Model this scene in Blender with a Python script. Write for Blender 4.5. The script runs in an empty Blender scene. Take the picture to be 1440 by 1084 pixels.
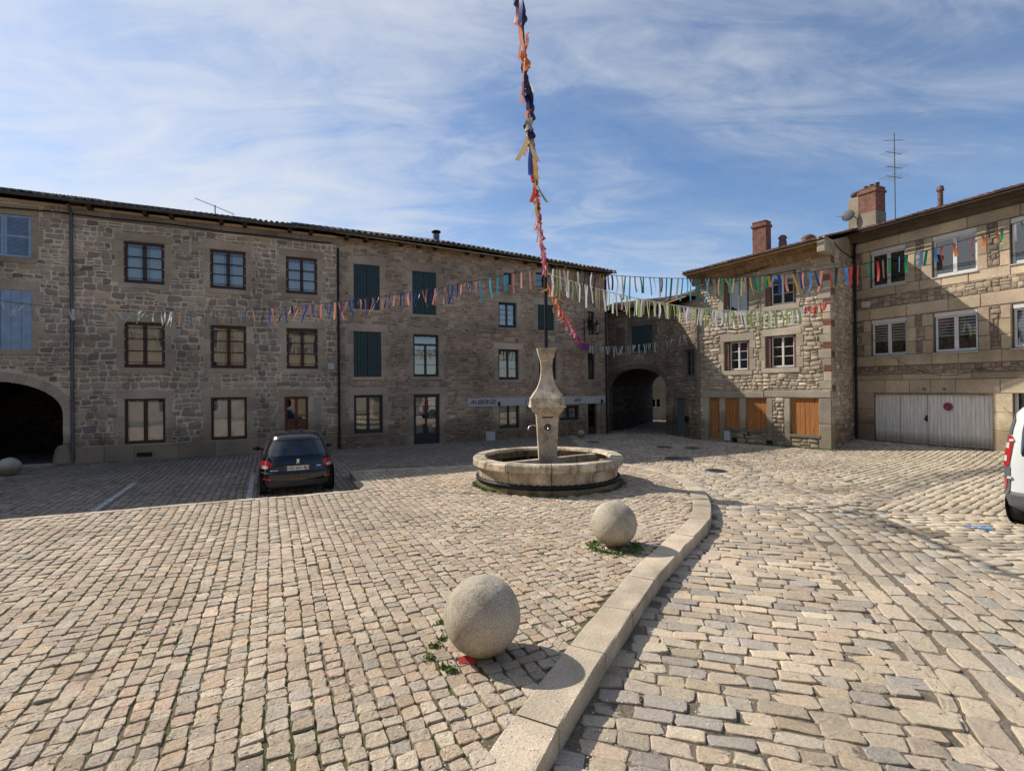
import bpy, math, random
import numpy as np
from mathutils import Matrix, Vector
random.seed(7); rng = np.random.default_rng(7)
PI = math.pi; rad = math.radians
sc = bpy.context.scene; COL = sc.collection
CAM_H = 2.45

# ------------------------------------------------------------------ materials
def new_mat(name):
    m = bpy.data.materials.new(name); m.use_nodes = True
    nt = m.node_tree; b = nt.nodes['Principled BSDF']
    return m, nt, b
def N(nt, typ, **kw):
    n = nt.nodes.new(typ)
    for k, v in kw.items():
        if hasattr(n, k): setattr(n, k, v)
        else: n.inputs[k].default_value = v
    return n
def ramp(nt, fac, stops):
    r = nt.nodes.new('ShaderNodeValToRGB'); nt.links.new(fac, r.inputs[0])
    els = r.color_ramp.elements
    while len(els) < len(stops): els.new(0.5)
    for e, (p, c) in zip(els, stops):
        e.position = p; e.color = (*c, 1) if len(c) == 3 else c
    return r
def mixc(nt, a, b, fac, mode='MIX'):
    m = nt.nodes.new('ShaderNodeMix'); m.data_type = 'RGBA'; m.blend_type = mode
    for sock, v in ((m.inputs[6], a), (m.inputs[7], b), (m.inputs[0], fac)):
        if isinstance(v, (int, float)): sock.default_value = v
        elif isinstance(v, tuple): sock.default_value = (*v, 1)
        else: nt.links.new(v, sock)
    return m.outputs[2]
def noise(nt, scale, detail=4, rough=.55, vec=None, dist=0):
    n = nt.nodes.new('ShaderNodeTexNoise'); n.inputs['Scale'].default_value = scale
    n.inputs['Detail'].default_value = detail; n.inputs['Roughness'].default_value = rough
    n.inputs['Distortion'].default_value = dist
    if vec is not None: nt.links.new(vec, n.inputs['Vector'])
    return n
def bump(nt, b, h, strength, dist):
    bp = nt.nodes.new('ShaderNodeBump'); bp.inputs['Strength'].default_value = strength
    bp.inputs['Distance'].default_value = dist; nt.links.new(h, bp.inputs['Height'])
    nt.links.new(bp.outputs[0], b.inputs['Normal'])

def attr_mat(name, grain=60., gamp=.35, big=.6, bigamp=.3, bmp=.5, bdist=.006, rough=.9, speck=.0, bumpscale=25.):
    """colour comes from each stone's own Col value; noise adds grain, stains and relief"""
    m, nt, b = new_mat(name)
    at = N(nt, 'ShaderNodeAttribute', attribute_name='Col')
    tc = nt.nodes.new('ShaderNodeTexCoord').outputs['Object']
    g = noise(nt, grain, 5, .65, tc)
    gr = ramp(nt, g.outputs[0], [(.25, (1-gamp*.9,)*3), (.75, (1+gamp*.95,)*3)])
    c = mixc(nt, at.outputs[0], gr.outputs[0], 1., 'MULTIPLY')
    bg = noise(nt, big, 5, .6, tc)
    br = ramp(nt, bg.outputs[0], [(.3, (1-bigamp*.9, 1-bigamp*.9, 1-bigamp*.92)), (.7, (1+bigamp*.75, 1+bigamp*.70, 1+bigamp*.62))])
    c = mixc(nt, c, br.outputs[0], 1., 'MULTIPLY')
    if speck:
        s = noise(nt, 230., 2, .5, tc)
        sr = ramp(nt, s.outputs[0], [(.36, (1-speck,)*3), (.46, (1,)*3), (.6, (1,)*3), (.7, (1+speck*.9,)*3)])
        c = mixc(nt, c, sr.outputs[0], 1., 'MULTIPLY')
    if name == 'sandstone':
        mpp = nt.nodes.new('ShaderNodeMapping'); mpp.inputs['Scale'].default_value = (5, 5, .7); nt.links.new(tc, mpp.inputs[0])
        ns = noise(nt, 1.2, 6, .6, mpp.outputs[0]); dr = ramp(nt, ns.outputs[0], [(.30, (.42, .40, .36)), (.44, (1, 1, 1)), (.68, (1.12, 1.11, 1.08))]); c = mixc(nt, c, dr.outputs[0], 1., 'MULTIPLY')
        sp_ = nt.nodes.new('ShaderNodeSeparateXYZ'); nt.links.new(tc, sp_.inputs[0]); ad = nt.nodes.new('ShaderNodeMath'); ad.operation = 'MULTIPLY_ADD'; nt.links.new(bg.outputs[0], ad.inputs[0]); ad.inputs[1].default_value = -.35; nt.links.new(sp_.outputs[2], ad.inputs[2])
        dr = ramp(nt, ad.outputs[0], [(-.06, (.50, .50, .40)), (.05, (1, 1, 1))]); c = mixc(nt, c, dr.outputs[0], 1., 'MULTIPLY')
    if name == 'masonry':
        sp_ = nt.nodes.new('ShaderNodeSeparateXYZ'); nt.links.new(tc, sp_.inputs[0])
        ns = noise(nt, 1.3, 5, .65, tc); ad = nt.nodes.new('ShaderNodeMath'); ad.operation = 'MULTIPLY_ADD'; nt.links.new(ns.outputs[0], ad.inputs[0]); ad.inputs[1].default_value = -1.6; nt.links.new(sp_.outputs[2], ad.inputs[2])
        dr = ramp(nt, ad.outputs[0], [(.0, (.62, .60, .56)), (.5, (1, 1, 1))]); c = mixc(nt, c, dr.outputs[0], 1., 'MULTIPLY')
    nt.links.new(c, b.inputs['Base Color']); b.inputs['Roughness'].default_value = rough
    b.inputs['Specular IOR Level'].default_value = .25
    h = noise(nt, bumpscale, 6, .65, tc)
    bump(nt, b, h.outputs[0], bmp, bdist)
    return m
def plain(name, col, rough=.6, var=.15, scale=8., metal=0, spec=.4, bmp=.0, coat=0):
    m, nt, b = new_mat(name)
    tc = nt.nodes.new('ShaderNodeTexCoord').outputs['Object']
    n = noise(nt, scale, 5, .6, tc)
    r = ramp(nt, n.outputs[0], [(.3, tuple(c*(1-var) for c in col)), (.7, tuple(min(1, c*(1+var)) for c in col))])
    nt.links.new(r.outputs[0], b.inputs['Base Color'])
    b.inputs['Roughness'].default_value = rough; b.inputs['Metallic'].default_value = metal
    b.inputs['Specular IOR Level'].default_value = spec
    b.inputs['Coat Weight'].default_value = coat; b.inputs['Coat Roughness'].default_value = .05
    if bmp: bump(nt, b, n.outputs[0], bmp, .01)
    return m
def glass_mat(name, tint, fac=.75):
    m, nt, b = new_mat(name)
    nt.nodes.remove(b); out = nt.nodes['Material Output']
    t = nt.nodes.new('ShaderNodeBsdfTransparent'); t.inputs[0].default_value = (*tint, 1)
    g = nt.nodes.new('ShaderNodeBsdfGlossy'); g.inputs['Roughness'].default_value = .02
    g.inputs[0].default_value = (.95, .92, .87, 1)
    tc = nt.nodes.new('ShaderNodeTexCoord').outputs['Object']
    n = noise(nt, 1.6, 1, .4, tc); bp = nt.nodes.new('ShaderNodeBump')
    bp.inputs['Strength'].default_value = .10; bp.inputs['Distance'].default_value = .02
    nt.links.new(n.outputs[0], bp.inputs['Height']); nt.links.new(bp.outputs[0], g.inputs['Normal'])
    fr = nt.nodes.new('ShaderNodeFresnel'); fr.inputs[0].default_value = 1.6
    mp = nt.nodes.new('ShaderNodeMapRange'); mp.inputs['From Max'].default_value = 1.
    mp.inputs['To Min'].default_value = fac*.17; mp.inputs['To Max'].default_value = 1.
    nt.links.new(fr.outputs[0], mp.inputs[0])
    mx = nt.nodes.new('ShaderNodeMixShader')
    nt.links.new(mp.outputs[0], mx.inputs[0]); nt.links.new(t.outputs[0], mx.inputs[1]); nt.links.new(g.outputs[0], mx.inputs[2])
    nt.links.new(mx.outputs[0], out.inputs[0])
    return m
def brick_mat(name):
    m, nt, b = new_mat(name)
    tc = nt.nodes.new('ShaderNodeTexCoord').outputs['Object']
    br = nt.nodes.new('ShaderNodeTexBrick'); mp = nt.nodes.new('ShaderNodeMapping')
    mp.inputs['Rotation'].default_value = (PI/2, 0, 0)
    sx = nt.nodes.new('ShaderNodeSeparateXYZ'); cx = nt.nodes.new('ShaderNodeCombineXYZ'); ad = nt.nodes.new('ShaderNodeMath')
    nt.links.new(tc, sx.inputs[0]); nt.links.new(sx.outputs[0], ad.inputs[0]); nt.links.new(sx.outputs[1], ad.inputs[1])
    nt.links.new(ad.outputs[0], cx.inputs[0]); nt.links.new(sx.outputs[2], cx.inputs[1])
    nt.links.new(cx.outputs[0], br.inputs['Vector'])
    br.inputs['Color1'].default_value = (.30, .10, .055, 1); br.inputs['Color2'].default_value = (.20, .075, .045, 1)
    br.inputs['Mortar'].default_value = (.25, .19, .14, 1); br.inputs['Scale'].default_value = 1.
    br.inputs['Brick Width'].default_value = .22; br.inputs['Row Height'].default_value = .065
    br.inputs['Mortar Size'].default_value = .008
    n = noise(nt, 6, 5, .6, tc); r = ramp(nt, n.outputs[0], [(.3, (.5, .5, .5)), (.7, (1.15, 1.1, 1.05))])
    nt.links.new(mixc(nt, br.outputs[0], r.outputs[0], 1., 'MULTIPLY'), b.inputs['Base Color'])
    b.inputs['Roughness'].default_value = .9
    bump(nt, b, br.outputs['Fac'], -.4, .01)
    return m
def wood_mat(name, col, rough=.55, axis_scale=(14, 14, .8), amp=.4, knots=False, dirt=0):
    m, nt, b = new_mat(name)
    tc = nt.nodes.new('ShaderNodeTexCoord').outputs['Object']
    mp = nt.nodes.new('ShaderNodeMapping'); mp.inputs['Scale'].default_value = axis_scale
    nt.links.new(tc, mp.inputs[0])
    n = noise(nt, 2.2, 6, .6, mp.outputs[0], .6)
    r = ramp(nt, n.outputs[0], [(.3, tuple(c*(1-amp) for c in col)), (.65, tuple(c*(1+amp*.5) for c in col))])
    c = r.outputs[0]
    if knots:
        v = nt.nodes.new('ShaderNodeTexVoronoi'); v.inputs['Scale'].default_value = 3.4
        mp2 = nt.nodes.new('ShaderNodeMapping'); mp2.inputs['Scale'].default_value = (1, 1, .6)
        nt.links.new(tc, mp2.inputs[0]); nt.links.new(mp2.outputs[0], v.inputs['Vector'])
        kr = ramp(nt, v.outputs['Distance'], [(.05, (.3, .2, .12)), (.13, (1, 1, 1))])
        c = mixc(nt, c, kr.outputs[0], 1., 'MULTIPLY')
    if dirt:
        sp_ = nt.nodes.new('ShaderNodeSeparateXYZ'); nt.links.new(tc, sp_.inputs[0]); n5 = noise(nt, 2.5, 6, .7, tc)
        ad = nt.nodes.new('ShaderNodeMath'); ad.operation = 'MULTIPLY_ADD'; nt.links.new(n5.outputs[0], ad.inputs[0]); ad.inputs[1].default_value = -dirt; nt.links.new(sp_.outputs[2], ad.inputs[2])
        dr = ramp(nt, ad.outputs[0], [(.0, (.50, .45, .38)), (.35, (.95, .94, .92)), (1., (1, 1, 1))]); c = mixc(nt, c, dr.outputs[0], 1., 'MULTIPLY')
    nt.links.new(c, b.inputs['Base Color']); b.inputs['Roughness'].default_value = rough
    b.inputs['Specular IOR Level'].default_value = .3
    bump(nt, b, n.outputs[0], .25, .004)
    return m

M = {}
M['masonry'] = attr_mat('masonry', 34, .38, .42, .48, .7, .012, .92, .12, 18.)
M['setts'] = attr_mat('setts', 75, .34, .5, .24, 1., .013, .92, .36, 38.)
M['smooth_setts'] = attr_mat('smooth_setts', 48, .28, .45, .26, .9, .010, .72, .22, 24.)
M['granite'] = attr_mat('granite', 60, .34, 1.9, .36, .9, .008, .9, .34, 45.)
M['tiles'] = attr_mat('tiles', 20, .4, .9, .4, .4, .006, .9, 0, 40.)
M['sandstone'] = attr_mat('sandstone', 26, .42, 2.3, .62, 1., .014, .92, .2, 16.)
def bed_mat(name, a, b_, moss, mossamt):
    m, nt, b = new_mat(name)
    tc = nt.nodes.new('ShaderNodeTexCoord').outputs['Object']
    n = noise(nt, 30, 6, .7, tc); r = ramp(nt, n.outputs[0], [(.3, a), (.7, b_)])
    n2 = noise(nt, 1.1, 5, .7, tc); r2 = ramp(nt, n2.outputs[0], [(.55-mossamt, (0, 0, 0)), (.68-mossamt*.5, (1, 1, 1))])
    n3 = noise(nt, 90, 3, .7, tc)
    mr = ramp(nt, n3.outputs[0], [(.3, tuple(c*.5 for c in moss)), (.7, moss)])
    nt.links.new(mixc(nt, r.outputs[0], mr.outputs[0], r2.outputs[0]), b.inputs['Base Color'])
    b.inputs['Roughness'].default_value = 1.; b.inputs['Specular IOR Level'].default_value = .1
    bump(nt, b, n.outputs[0], 1., .02)
    return m
M['bed_plaza'] = bed_mat('bed_plaza', (.16, .125, .085), (.32, .26, .185), (.11, .12, .04), .14)
M['bed_road'] = bed_mat('bed_road', (.14, .115, .085), (.30, .245, .18), (.09, .09, .04), .02)
M['brown_wood'] = wood_mat('brown_wood', (.075, .035, .022), .5)
M['door_wood'] = wood_mat('door_wood', (.14, .05, .025), .45)
M['pine'] = wood_mat('pine', (.40, .165, .05), .55, knots=True)
M['green_paint'] = plain('green_paint', (.018, .045, .042), .5, .25, 5)
M['dark_frame'] = plain('dark_frame', (.016, .02, .024), .45, .2, 6)
M['blue_paint'] = plain('blue_paint', (.30, .39, .50), .65, .15, 5)
M['white_paint'] = plain('white_paint', (.66, .64, .60), .5, .08, 4)
M['grey_green'] = plain('grey_green', (.10, .13, .12), .6, .15, 4)
M['red_brown'] = plain('red_brown', (.17, .085, .06), .6, .2, 5)
M['curtain'] = plain('curtain', (.36, .33, .28), .9, .12, 2.5)
M['white_net'] = plain('white_net', (.7, .7, .68), .8, .1, 3)
M['net'] = plain('net', (.42, .42, .41), .9, .10, 3)
M['dark_room'] = plain('dark_room', (.012, .011, .01), 1, .1)
M['zinc'] = plain('zinc', (.12, .125, .13), .5, .25, 3, .6)
M['black_iron'] = plain('black_iron', (.012, .012, .013), .5, .3, 9, .3)
M['cable'] = plain('cable', (.01, .01, .01), .6)
M['steel'] = plain('steel', (.4, .4, .4), .35, .1, 6, .9)
M['glass'] = glass_mat('glass', (.80, .84, .84))
M['car_glass'] = glass_mat('car_glass', (.12, .15, .16), .45)
M['brick'] = brick_mat('brick')
M['aged_white'] = wood_mat('aged_white', (.74, .71, .65), .6, (5, 5, .5), .22, dirt=.35)
M['grey_dish'] = plain('grey_dish', (.13, .125, .12), .8, .2)
M['sign_white'] = plain('sign_white', (.50, .485, .45), .7, .1, 6)
M['ink'] = plain('ink', (.015, .015, .017), .6)
M['plate_blue'] = plain('plate_blue', (.08, .12, .24), .5, .2)
M['sign_red'] = plain('sign_red', (.50, .05, .04), .5, .2)
M['sign_blue'] = plain('sign_blue', (.03, .05, .22), .5, .2)
M['soffit'] = wood_mat('soffit', (.42, .28, .14), .8)
M['rafter'] = wood_mat('rafter', (.06, .045, .035), .8)
M['render'] = attr_mat('render', 8, .15, .7, .3, .4, .01, .92) if True else plain('render', (.45, .38, .28), .9, .12, 1.2, bmp=.3)

# ------------------------------------------------------------------ mesh builder
def W(v): return np.asarray(v, float)
class MB:
    def __init__(s): s.V = []; s.C = []; s.L = []; s.S = []; s.M = []; s.SM = []; s.n = 0; s.A = []
    def add(s, V, F, col=(.5, .5, .5), mat=0, smooth=False):
        V = W(V).reshape(-1, 3); c = W(col)
        if c.ndim == 1: c = np.tile(c[:3], (len(V), 1))
        s.V.append(V); s.C.append(c)
        if isinstance(F, np.ndarray):
            s.L.append(F.ravel()+s.n); k = np.full(len(F), F.shape[1])
        else:
            s.L.append(np.array([i for f in F for i in f], int)+s.n); k = np.array([len(f) for f in F], int)
        s.S.append(k); s.M.append(np.full(len(k), mat)); s.SM.append(np.full(len(k), smooth)); s.n += len(V)
        return s
    def box(s, x0, y0, z0, x1, y1, z1, col=(.5, .5, .5), mat=0, bev=0., jit=0., T=None):
        lo = W([min(x0, x1), min(y0, y1), min(z0, z1)]); hi = W([max(x0, x1), max(y0, y1), max(z0, z1)])
        c = (lo+hi)/2; h = (hi-lo)/2
        if bev <= 0:
            V = W([[sx, sy, sz] for sx in (-1, 1) for sy in (-1, 1) for sz in (-1, 1)])*h+c
            F = [(0, 1, 3, 2), (4, 6, 7, 5), (0, 4, 5, 1), (2, 3, 7, 6), (0, 2, 6, 4), (1, 5, 7, 3)]
        else:
            b = min(bev, h.min()*.9); V = []; idx = {}
            for sx in (-1, 1):
                for sy in (-1, 1):
                    for sz in (-1, 1):
                        S = W([sx, sy, sz])
                        for a in range(3):
                            p = S*(h-b); p[a] = S[a]*h[a]; idx[(sx, sy, sz, a)] = len(V); V.append(p+c)
            F = []
            for a in range(3):
                o = [i for i in range(3) if i != a]
                for sg in (-1, 1):
                    f = []
                    for q, r in ((-1, -1), (1, -1), (1, 1), (-1, 1)):
                        S = [0, 0, 0]; S[a] = sg; S[o[0]] = q; S[o[1]] = r; f.append(idx[(*S, a)])
                    F.append(f)
            for a in range(3):
                o = [i for i in range(3) if i != a]
                for q in (-1, 1):
                    for r in (-1, 1):
                        S0 = [0, 0, 0]; S0[o[0]] = q; S0[o[1]] = r; S1 = list(S0); S0[a] = -1; S1[a] = 1
                        F.append([idx[(*S0, o[0])], idx[(*S1, o[0])], idx[(*S1, o[1])], idx[(*S0, o[1])]])
            for sx in (-1, 1):
                for sy in (-1, 1):
                    for sz in (-1, 1): F.append([idx[(sx, sy, sz, a)] for a in range(3)])
            V = W(V)
            for k, f in enumerate(F):
                P = V[f]; nn = np.cross(P[1]-P[0], P[2]-P[0])
                if np.dot(nn, P.mean(0)-c) < 0: F[k] = f[::-1]
        if jit: V = V+rng.normal(0, jit, V.shape)
        if T is not None: V = T(V)
        return s.add(V, F, col, mat)
    def quad(s, a, b, c, d, col=(.5, .5, .5), mat=0): return s.add([a, b, c, d], [(0, 1, 2, 3)], col, mat)
    def grid(s, P, col=(.5, .5, .5), mat=0, smooth=True, closed=False):
        P = W(P); n, m = P.shape[:2]; i = np.arange(n*m).reshape(n, m)
        if closed: i = np.concatenate([i, i[:, :1]], 1)
        F = np.stack([i[:-1, :-1], i[:-1, 1:], i[1:, 1:], i[1:, :-1]], -1).reshape(-1, 4)
        c = W(col)
        if c.ndim == 3: c = c.reshape(-1, 3)
        return s.add(P.reshape(-1, 3), F, c, mat, smooth)
    def tube(s, pts, r, n=8, col=(.5, .5, .5), mat=0, caps=True):
        pts = W(pts); k = len(pts); r = np.broadcast_to(W(r), (k,)); rows = []
        t = np.gradient(pts, axis=0); up = W([0, 0, 1.])
        if abs((t[0]/np.linalg.norm(t[0]))[2]) > .9: up = W([1., 0, 0])
        for i in range(k):
            d = t[i]/np.linalg.norm(t[i]); a = np.cross(d, up); a /= np.linalg.norm(a); b = np.cross(a, d)
            th = np.arange(n)*2*PI/n
            rows.append(pts[i]+r[i]*(np.cos(th)[:, None]*a+np.sin(th)[:, None]*b))
        s.grid(np.array(rows), col, mat, True, True)
        if caps:
            s.add(rows[0], [tuple(range(n))], col, mat); s.add(rows[-1], [tuple(range(n))[::-1]], col, mat)
        return s
    def lathe(s, prof, c=(0, 0, 0), n=48, col=(.5, .5, .5), mat=0, smooth=True, a0=0, a1=2*PI, caps=False):
        prof = W(prof); full = abs(a1-a0-2*PI) < 1e-6
        th = np.linspace(a0, a1, n, endpoint=not full)
        P = np.stack([np.outer(prof[:, 0], np.cos(th))+c[0], np.outer(prof[:, 0], np.sin(th))+c[1],
                      np.outer(prof[:, 1], np.ones(len(th)))+c[2]], -1)
        s.grid(P, col, mat, smooth, full)
        if caps and not full:
            s.add(P[:, 0], [tuple(range(len(prof)))], col, mat); s.add(P[:, -1], [tuple(range(len(prof)))[::-1]], col, mat)
        return s
    def stones(s, c, h, ang, col, lod, mp, prot, jit, mat=0, base=-.03, tilt=.02, hj=.004):
        """many rounded stones: centre, half size, angle, colour; mp maps (u, v, height) to 3-D"""
        c = W(c); h = W(h); Nn = len(c)
        if Nn == 0: return s
        ang = np.broadcast_to(W(ang), (Nn,)); prot = np.broadcast_to(W(prot), (Nn,))
        if lod == 0:
            n = 20; th = np.arange(n)*2*PI/n+PI/n; e = .30
            ux = np.sign(np.cos(th))*np.abs(np.cos(th))**e; uy = np.sign(np.sin(th))*np.abs(np.sin(th))**e
            rings = [(1.0, -1), (1.0, .5), (.985, .80), (.955, .95), (.86, 1.), (.58, 1.0), (.27, 1.0)]
        elif lod == 1:
            ux = W([1, .74, -.74, -1, -1, -.74, .74, 1]); uy = W([.66, 1, 1, .66, -.66, -1, -1, -.66])
            rings = [(1.0, -1), (.99, .7), (.90, 1.)]
        else:
            ux = W([1, -1, -1, 1]); uy = W([1, 1, -1, -1]); rings = [(1.0, -1), (.84, 1.)]
        n = len(ux); R = len(rings)
        s_ = W([r[0] for r in rings]); hh = W([r[1] for r in rings])
        X = (s_[:, None]*ux).ravel(); Y = (s_[:, None]*uy).ravel(); Hh = np.repeat(hh, n)
        cj = rng.uniform(-1, 1, (Nn, 4, 2))*jit*h.min(1)[:, None, None]
        wts = np.stack([(1-X)*(1-Y), (1+X)*(1-Y), (1+X)*(1+Y), (1-X)*(1+Y)], 0)/4
        wob = np.tile(rng.normal(0, jit*.22, (Nn, n)), (1, R))
        px = X[None]*h[:, :1]*(1+wob)+np.einsum('nk,km->nm', cj[:, :, 0], wts)
        py = Y[None]*h[:, 1:]*(1+wob)+np.einsum('nk,km->nm', cj[:, :, 1], wts)
        tl = rng.normal(0, tilt, (Nn, 2)); off = rng.normal(0, hj, Nn)
        top = (Hh > 0)[None]
        z = np.where(top, Hh[None]*prot[:, None]+off[:, None]+tl[:, :1]*px+tl[:, 1:]*py, base)
        if lod == 0: z = z+np.where(top, rng.normal(0, .0024, z.shape), 0)
        ca, sa = np.cos(ang)[:, None], np.sin(ang)[:, None]
        U = c[:, :1]+px*ca-py*sa; Vv = c[:, 1:]+px*sa+py*ca
        P = mp(U.ravel(), Vv.ravel(), z.ravel())
        C = np.repeat(W(col), n*R, 0)
        edge = np.tile(np.repeat(np.where(hh < .6, .8, 1.), n), Nn)[:, None]
        C = C*edge
        i = np.arange(R*n).reshape(R, n); i2 = np.concatenate([i, i[:, :1]], 1)
        Q = np.stack([i2[:-1, :-1], i2[:-1, 1:], i2[1:, 1:], i2[1:, :-1]], -1).reshape(-1, 4)
        offs = (np.arange(Nn)*R*n)[:, None, None]
        Q = (Q[None]+offs).reshape(-1, 4); T = (i[-1][None]+offs[:, 0]).reshape(-1, n)
        s.V.append(P); s.C.append(C); s.L += [Q.ravel()+s.n, T.ravel()+s.n]
        s.S += [np.full(len(Q), 4), np.full(len(T), n)]; s.M.append(np.full(len(Q)+len(T), mat))
        s.SM.append(np.full(len(Q)+len(T), lod < 2)); s.n += len(P)
        return s
    def build(s, name, mats, parent=None, label=None):
        me = bpy.data.meshes.new(name)
        V = np.concatenate(s.V); L = np.concatenate(s.L); S = np.concatenate(s.S)
        me.vertices.add(len(V)); me.vertices.foreach_set('co', V.ravel())
        me.loops.add(len(L)); me.loops.foreach_set('vertex_index', L.astype(np.int32))
        me.polygons.add(len(S)); st = np.concatenate([[0], np.cumsum(S)[:-1]]).astype(np.int32)
        me.polygons.foreach_set('loop_start', st); me.polygons.foreach_set('loop_total', S.astype(np.int32))
        mats = mats if isinstance(mats, (list, tuple)) else [mats]
        for m in mats: me.materials.append(M[m] if isinstance(m, str) else m)
        me.polygons.foreach_set('material_index', np.concatenate(s.M).astype(np.int32))
        me.polygons.foreach_set('use_smooth', np.concatenate(s.SM).astype(bool))
        a = me.attributes.new('Col', 'FLOAT_COLOR', 'POINT')
        C = np.concatenate(s.C); a.data.foreach_set('color', np.concatenate([C, np.ones((len(C), 1))], 1).ravel())
        me.update(calc_edges=True); me.validate()
        o = bpy.data.objects.new(name, me); COL.objects.link(o)
        if parent is not None: o.parent = parent
        if label: o['label'] = label
        return o
def tag(o, label=None, cat=None, group=None, kind=None):
    if label: o['label'] = label
    if cat: o['category'] = cat
    if group: o['group'] = group
    if kind: o['kind'] = kind
    return o
def empty(name, loc, rz=0, label=None, cat=None, group=None):
    o = bpy.data.objects.new(name, None); COL.objects.link(o); o.location = loc; o.rotation_euler = (0, 0, rz)
    o.empty_display_size = .3
    return tag(o, label, cat, group)

def text_mesh(body, size, shear=0., ext=.003):
    cu = bpy.data.curves.new('lettering', 'FONT'); cu.body = body; cu.size = size; cu.shear = shear; cu.extrude = ext
    cu.align_x = 'CENTER'; cu.align_y = 'CENTER'; cu.resolution_u = 3
    o = bpy.data.objects.new('lettering', cu); COL.objects.link(o)
    bpy.context.view_layer.update()
    me = bpy.data.meshes.new_from_object(o.evaluated_get(bpy.context.evaluated_depsgraph_get()))
    bpy.data.objects.remove(o); bpy.data.curves.remove(cu)
    return me
def lettering(body, size, loc, rot, mat, parent, shear=0., name='lettering', sx=1):
    me = text_mesh(body, size, shear); me.materials.clear(); me.materials.append(M[mat])
    o = bpy.data.objects.new(name, me); COL.objects.link(o); o.location = loc; o.rotation_euler = rot; o.scale = (sx, 1, 1)
    o.parent = parent
    return o

# ------------------------------------------------------------------ palettes (linear base colours)
def pal(cols, n, var=.12):
    cols = W(cols); i = rng.integers(0, len(cols), n)
    return np.clip(cols[i]*(1+rng.normal(0, var, (n, 1)))*(1+rng.normal(0, .012, (n, 3))), .02, .8)
P_B = [(.42, .33, .235), (.47, .37, .265), (.36, .285, .21), (.30, .255, .21), (.48, .35, .23), (.40, .29, .21), (.44, .35, .26), (.31, .25, .19)]
P_C = [(0.388, 0.288, 0.202), (0.338, 0.252, 0.179), (0.438, 0.318, 0.218), (0.288, 0.228, 0.174), (0.362, 0.240, 0.168), (0.475, 0.354, 0.241)]
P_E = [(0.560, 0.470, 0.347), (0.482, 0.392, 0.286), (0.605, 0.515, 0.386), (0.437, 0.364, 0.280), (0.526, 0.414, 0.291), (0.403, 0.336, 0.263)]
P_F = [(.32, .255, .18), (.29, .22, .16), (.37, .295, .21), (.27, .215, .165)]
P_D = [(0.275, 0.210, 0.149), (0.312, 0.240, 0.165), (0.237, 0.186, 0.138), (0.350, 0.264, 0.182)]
P_TILE = [(.24, .12, .075), (.28, .15, .10), (.20, .11, .08), (.18, .13, .10), (.26, .17, .12)]
P_TILE_OLD = [(.12, .10, .08), (.15, .12, .095), (.10, .09, .075), (.18, .14, .11), (.13, .12, .085)]

# ------------------------------------------------------------------ walls
def rubble(mb, u0, u1, z0, z1, excl, palette, hr=(.13, .25), wr=(1., 2.4), gap=.022, prot=.018, jit=.3, y=0., test=None, mapf=None, lod=1, thin=.25):
    C = []; Hs = []
    z = z0
    while z < z1-.05:
        h = min(random.uniform(*hr), z1-z)
        if z1-z-h < .07: h = z1-z
        u = u0-random.uniform(0, .1)
        while u < u1:
            w = h*random.uniform(*wr)
            if random.random() < thin: subs = [(z, z+h*.5), (z+h*.5, z+h)]
            else: subs = [(z, z+h)]
            for (a, b) in subs:
                r = [max(u, u0), a, min(u+w, u1), b]; ok = True
                for e in excl:
                    if r[0] < e[2] and r[2] > e[0] and r[1] < e[3] and r[3] > e[1]:
                        cuts = [(r[2]-e[0], 2, e[0]), (e[2]-r[0], 0, e[2]), (r[3]-e[1], 3, e[1]), (e[3]-r[1], 1, e[3])]
                        cuts = [(c_, k, v) for c_, k, v in cuts]
                        areas = []
                        for c_, k, v in cuts:
                            q = list(r); q[k] = v
                            areas.append(((q[2]-q[0])*(q[3]-q[1]) if q[2] > q[0] and q[3] > q[1] else -1, q))
                        best = max(areas, key=lambda t: t[0])
                        if best[0] <= 0: ok = False; break
                        r = best[1]
                if not ok or r[2]-r[0] < .06 or r[3]-r[1] < .05: continue
                cx, cz = (r[0]+r[2])/2, (r[1]+r[3])/2
                if test and not test(cx, cz): continue
                C.append((cx, cz)); Hs.append(((r[2]-r[0])/2-gap/2, (r[3]-r[1])/2-gap/2))
            u += w
        z += h
    n = len(C)
    if n == 0: return
    def mp(U, Z, H):
        wz = Z+.018*np.sin(U*1.7+Z*2.1)+.014*np.sin(U*4.3-Z*1.3)
        return np.stack([U, y-H, wz], -1)
    mb.stones(C, Hs, rng.normal(0, .025, n), pal(palette, n, .12), lod, mapf or mp, rng.uniform(.5, 1.3, n)*prot, jit, base=-.02, tilt=.03, hj=prot*.2)

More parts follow.
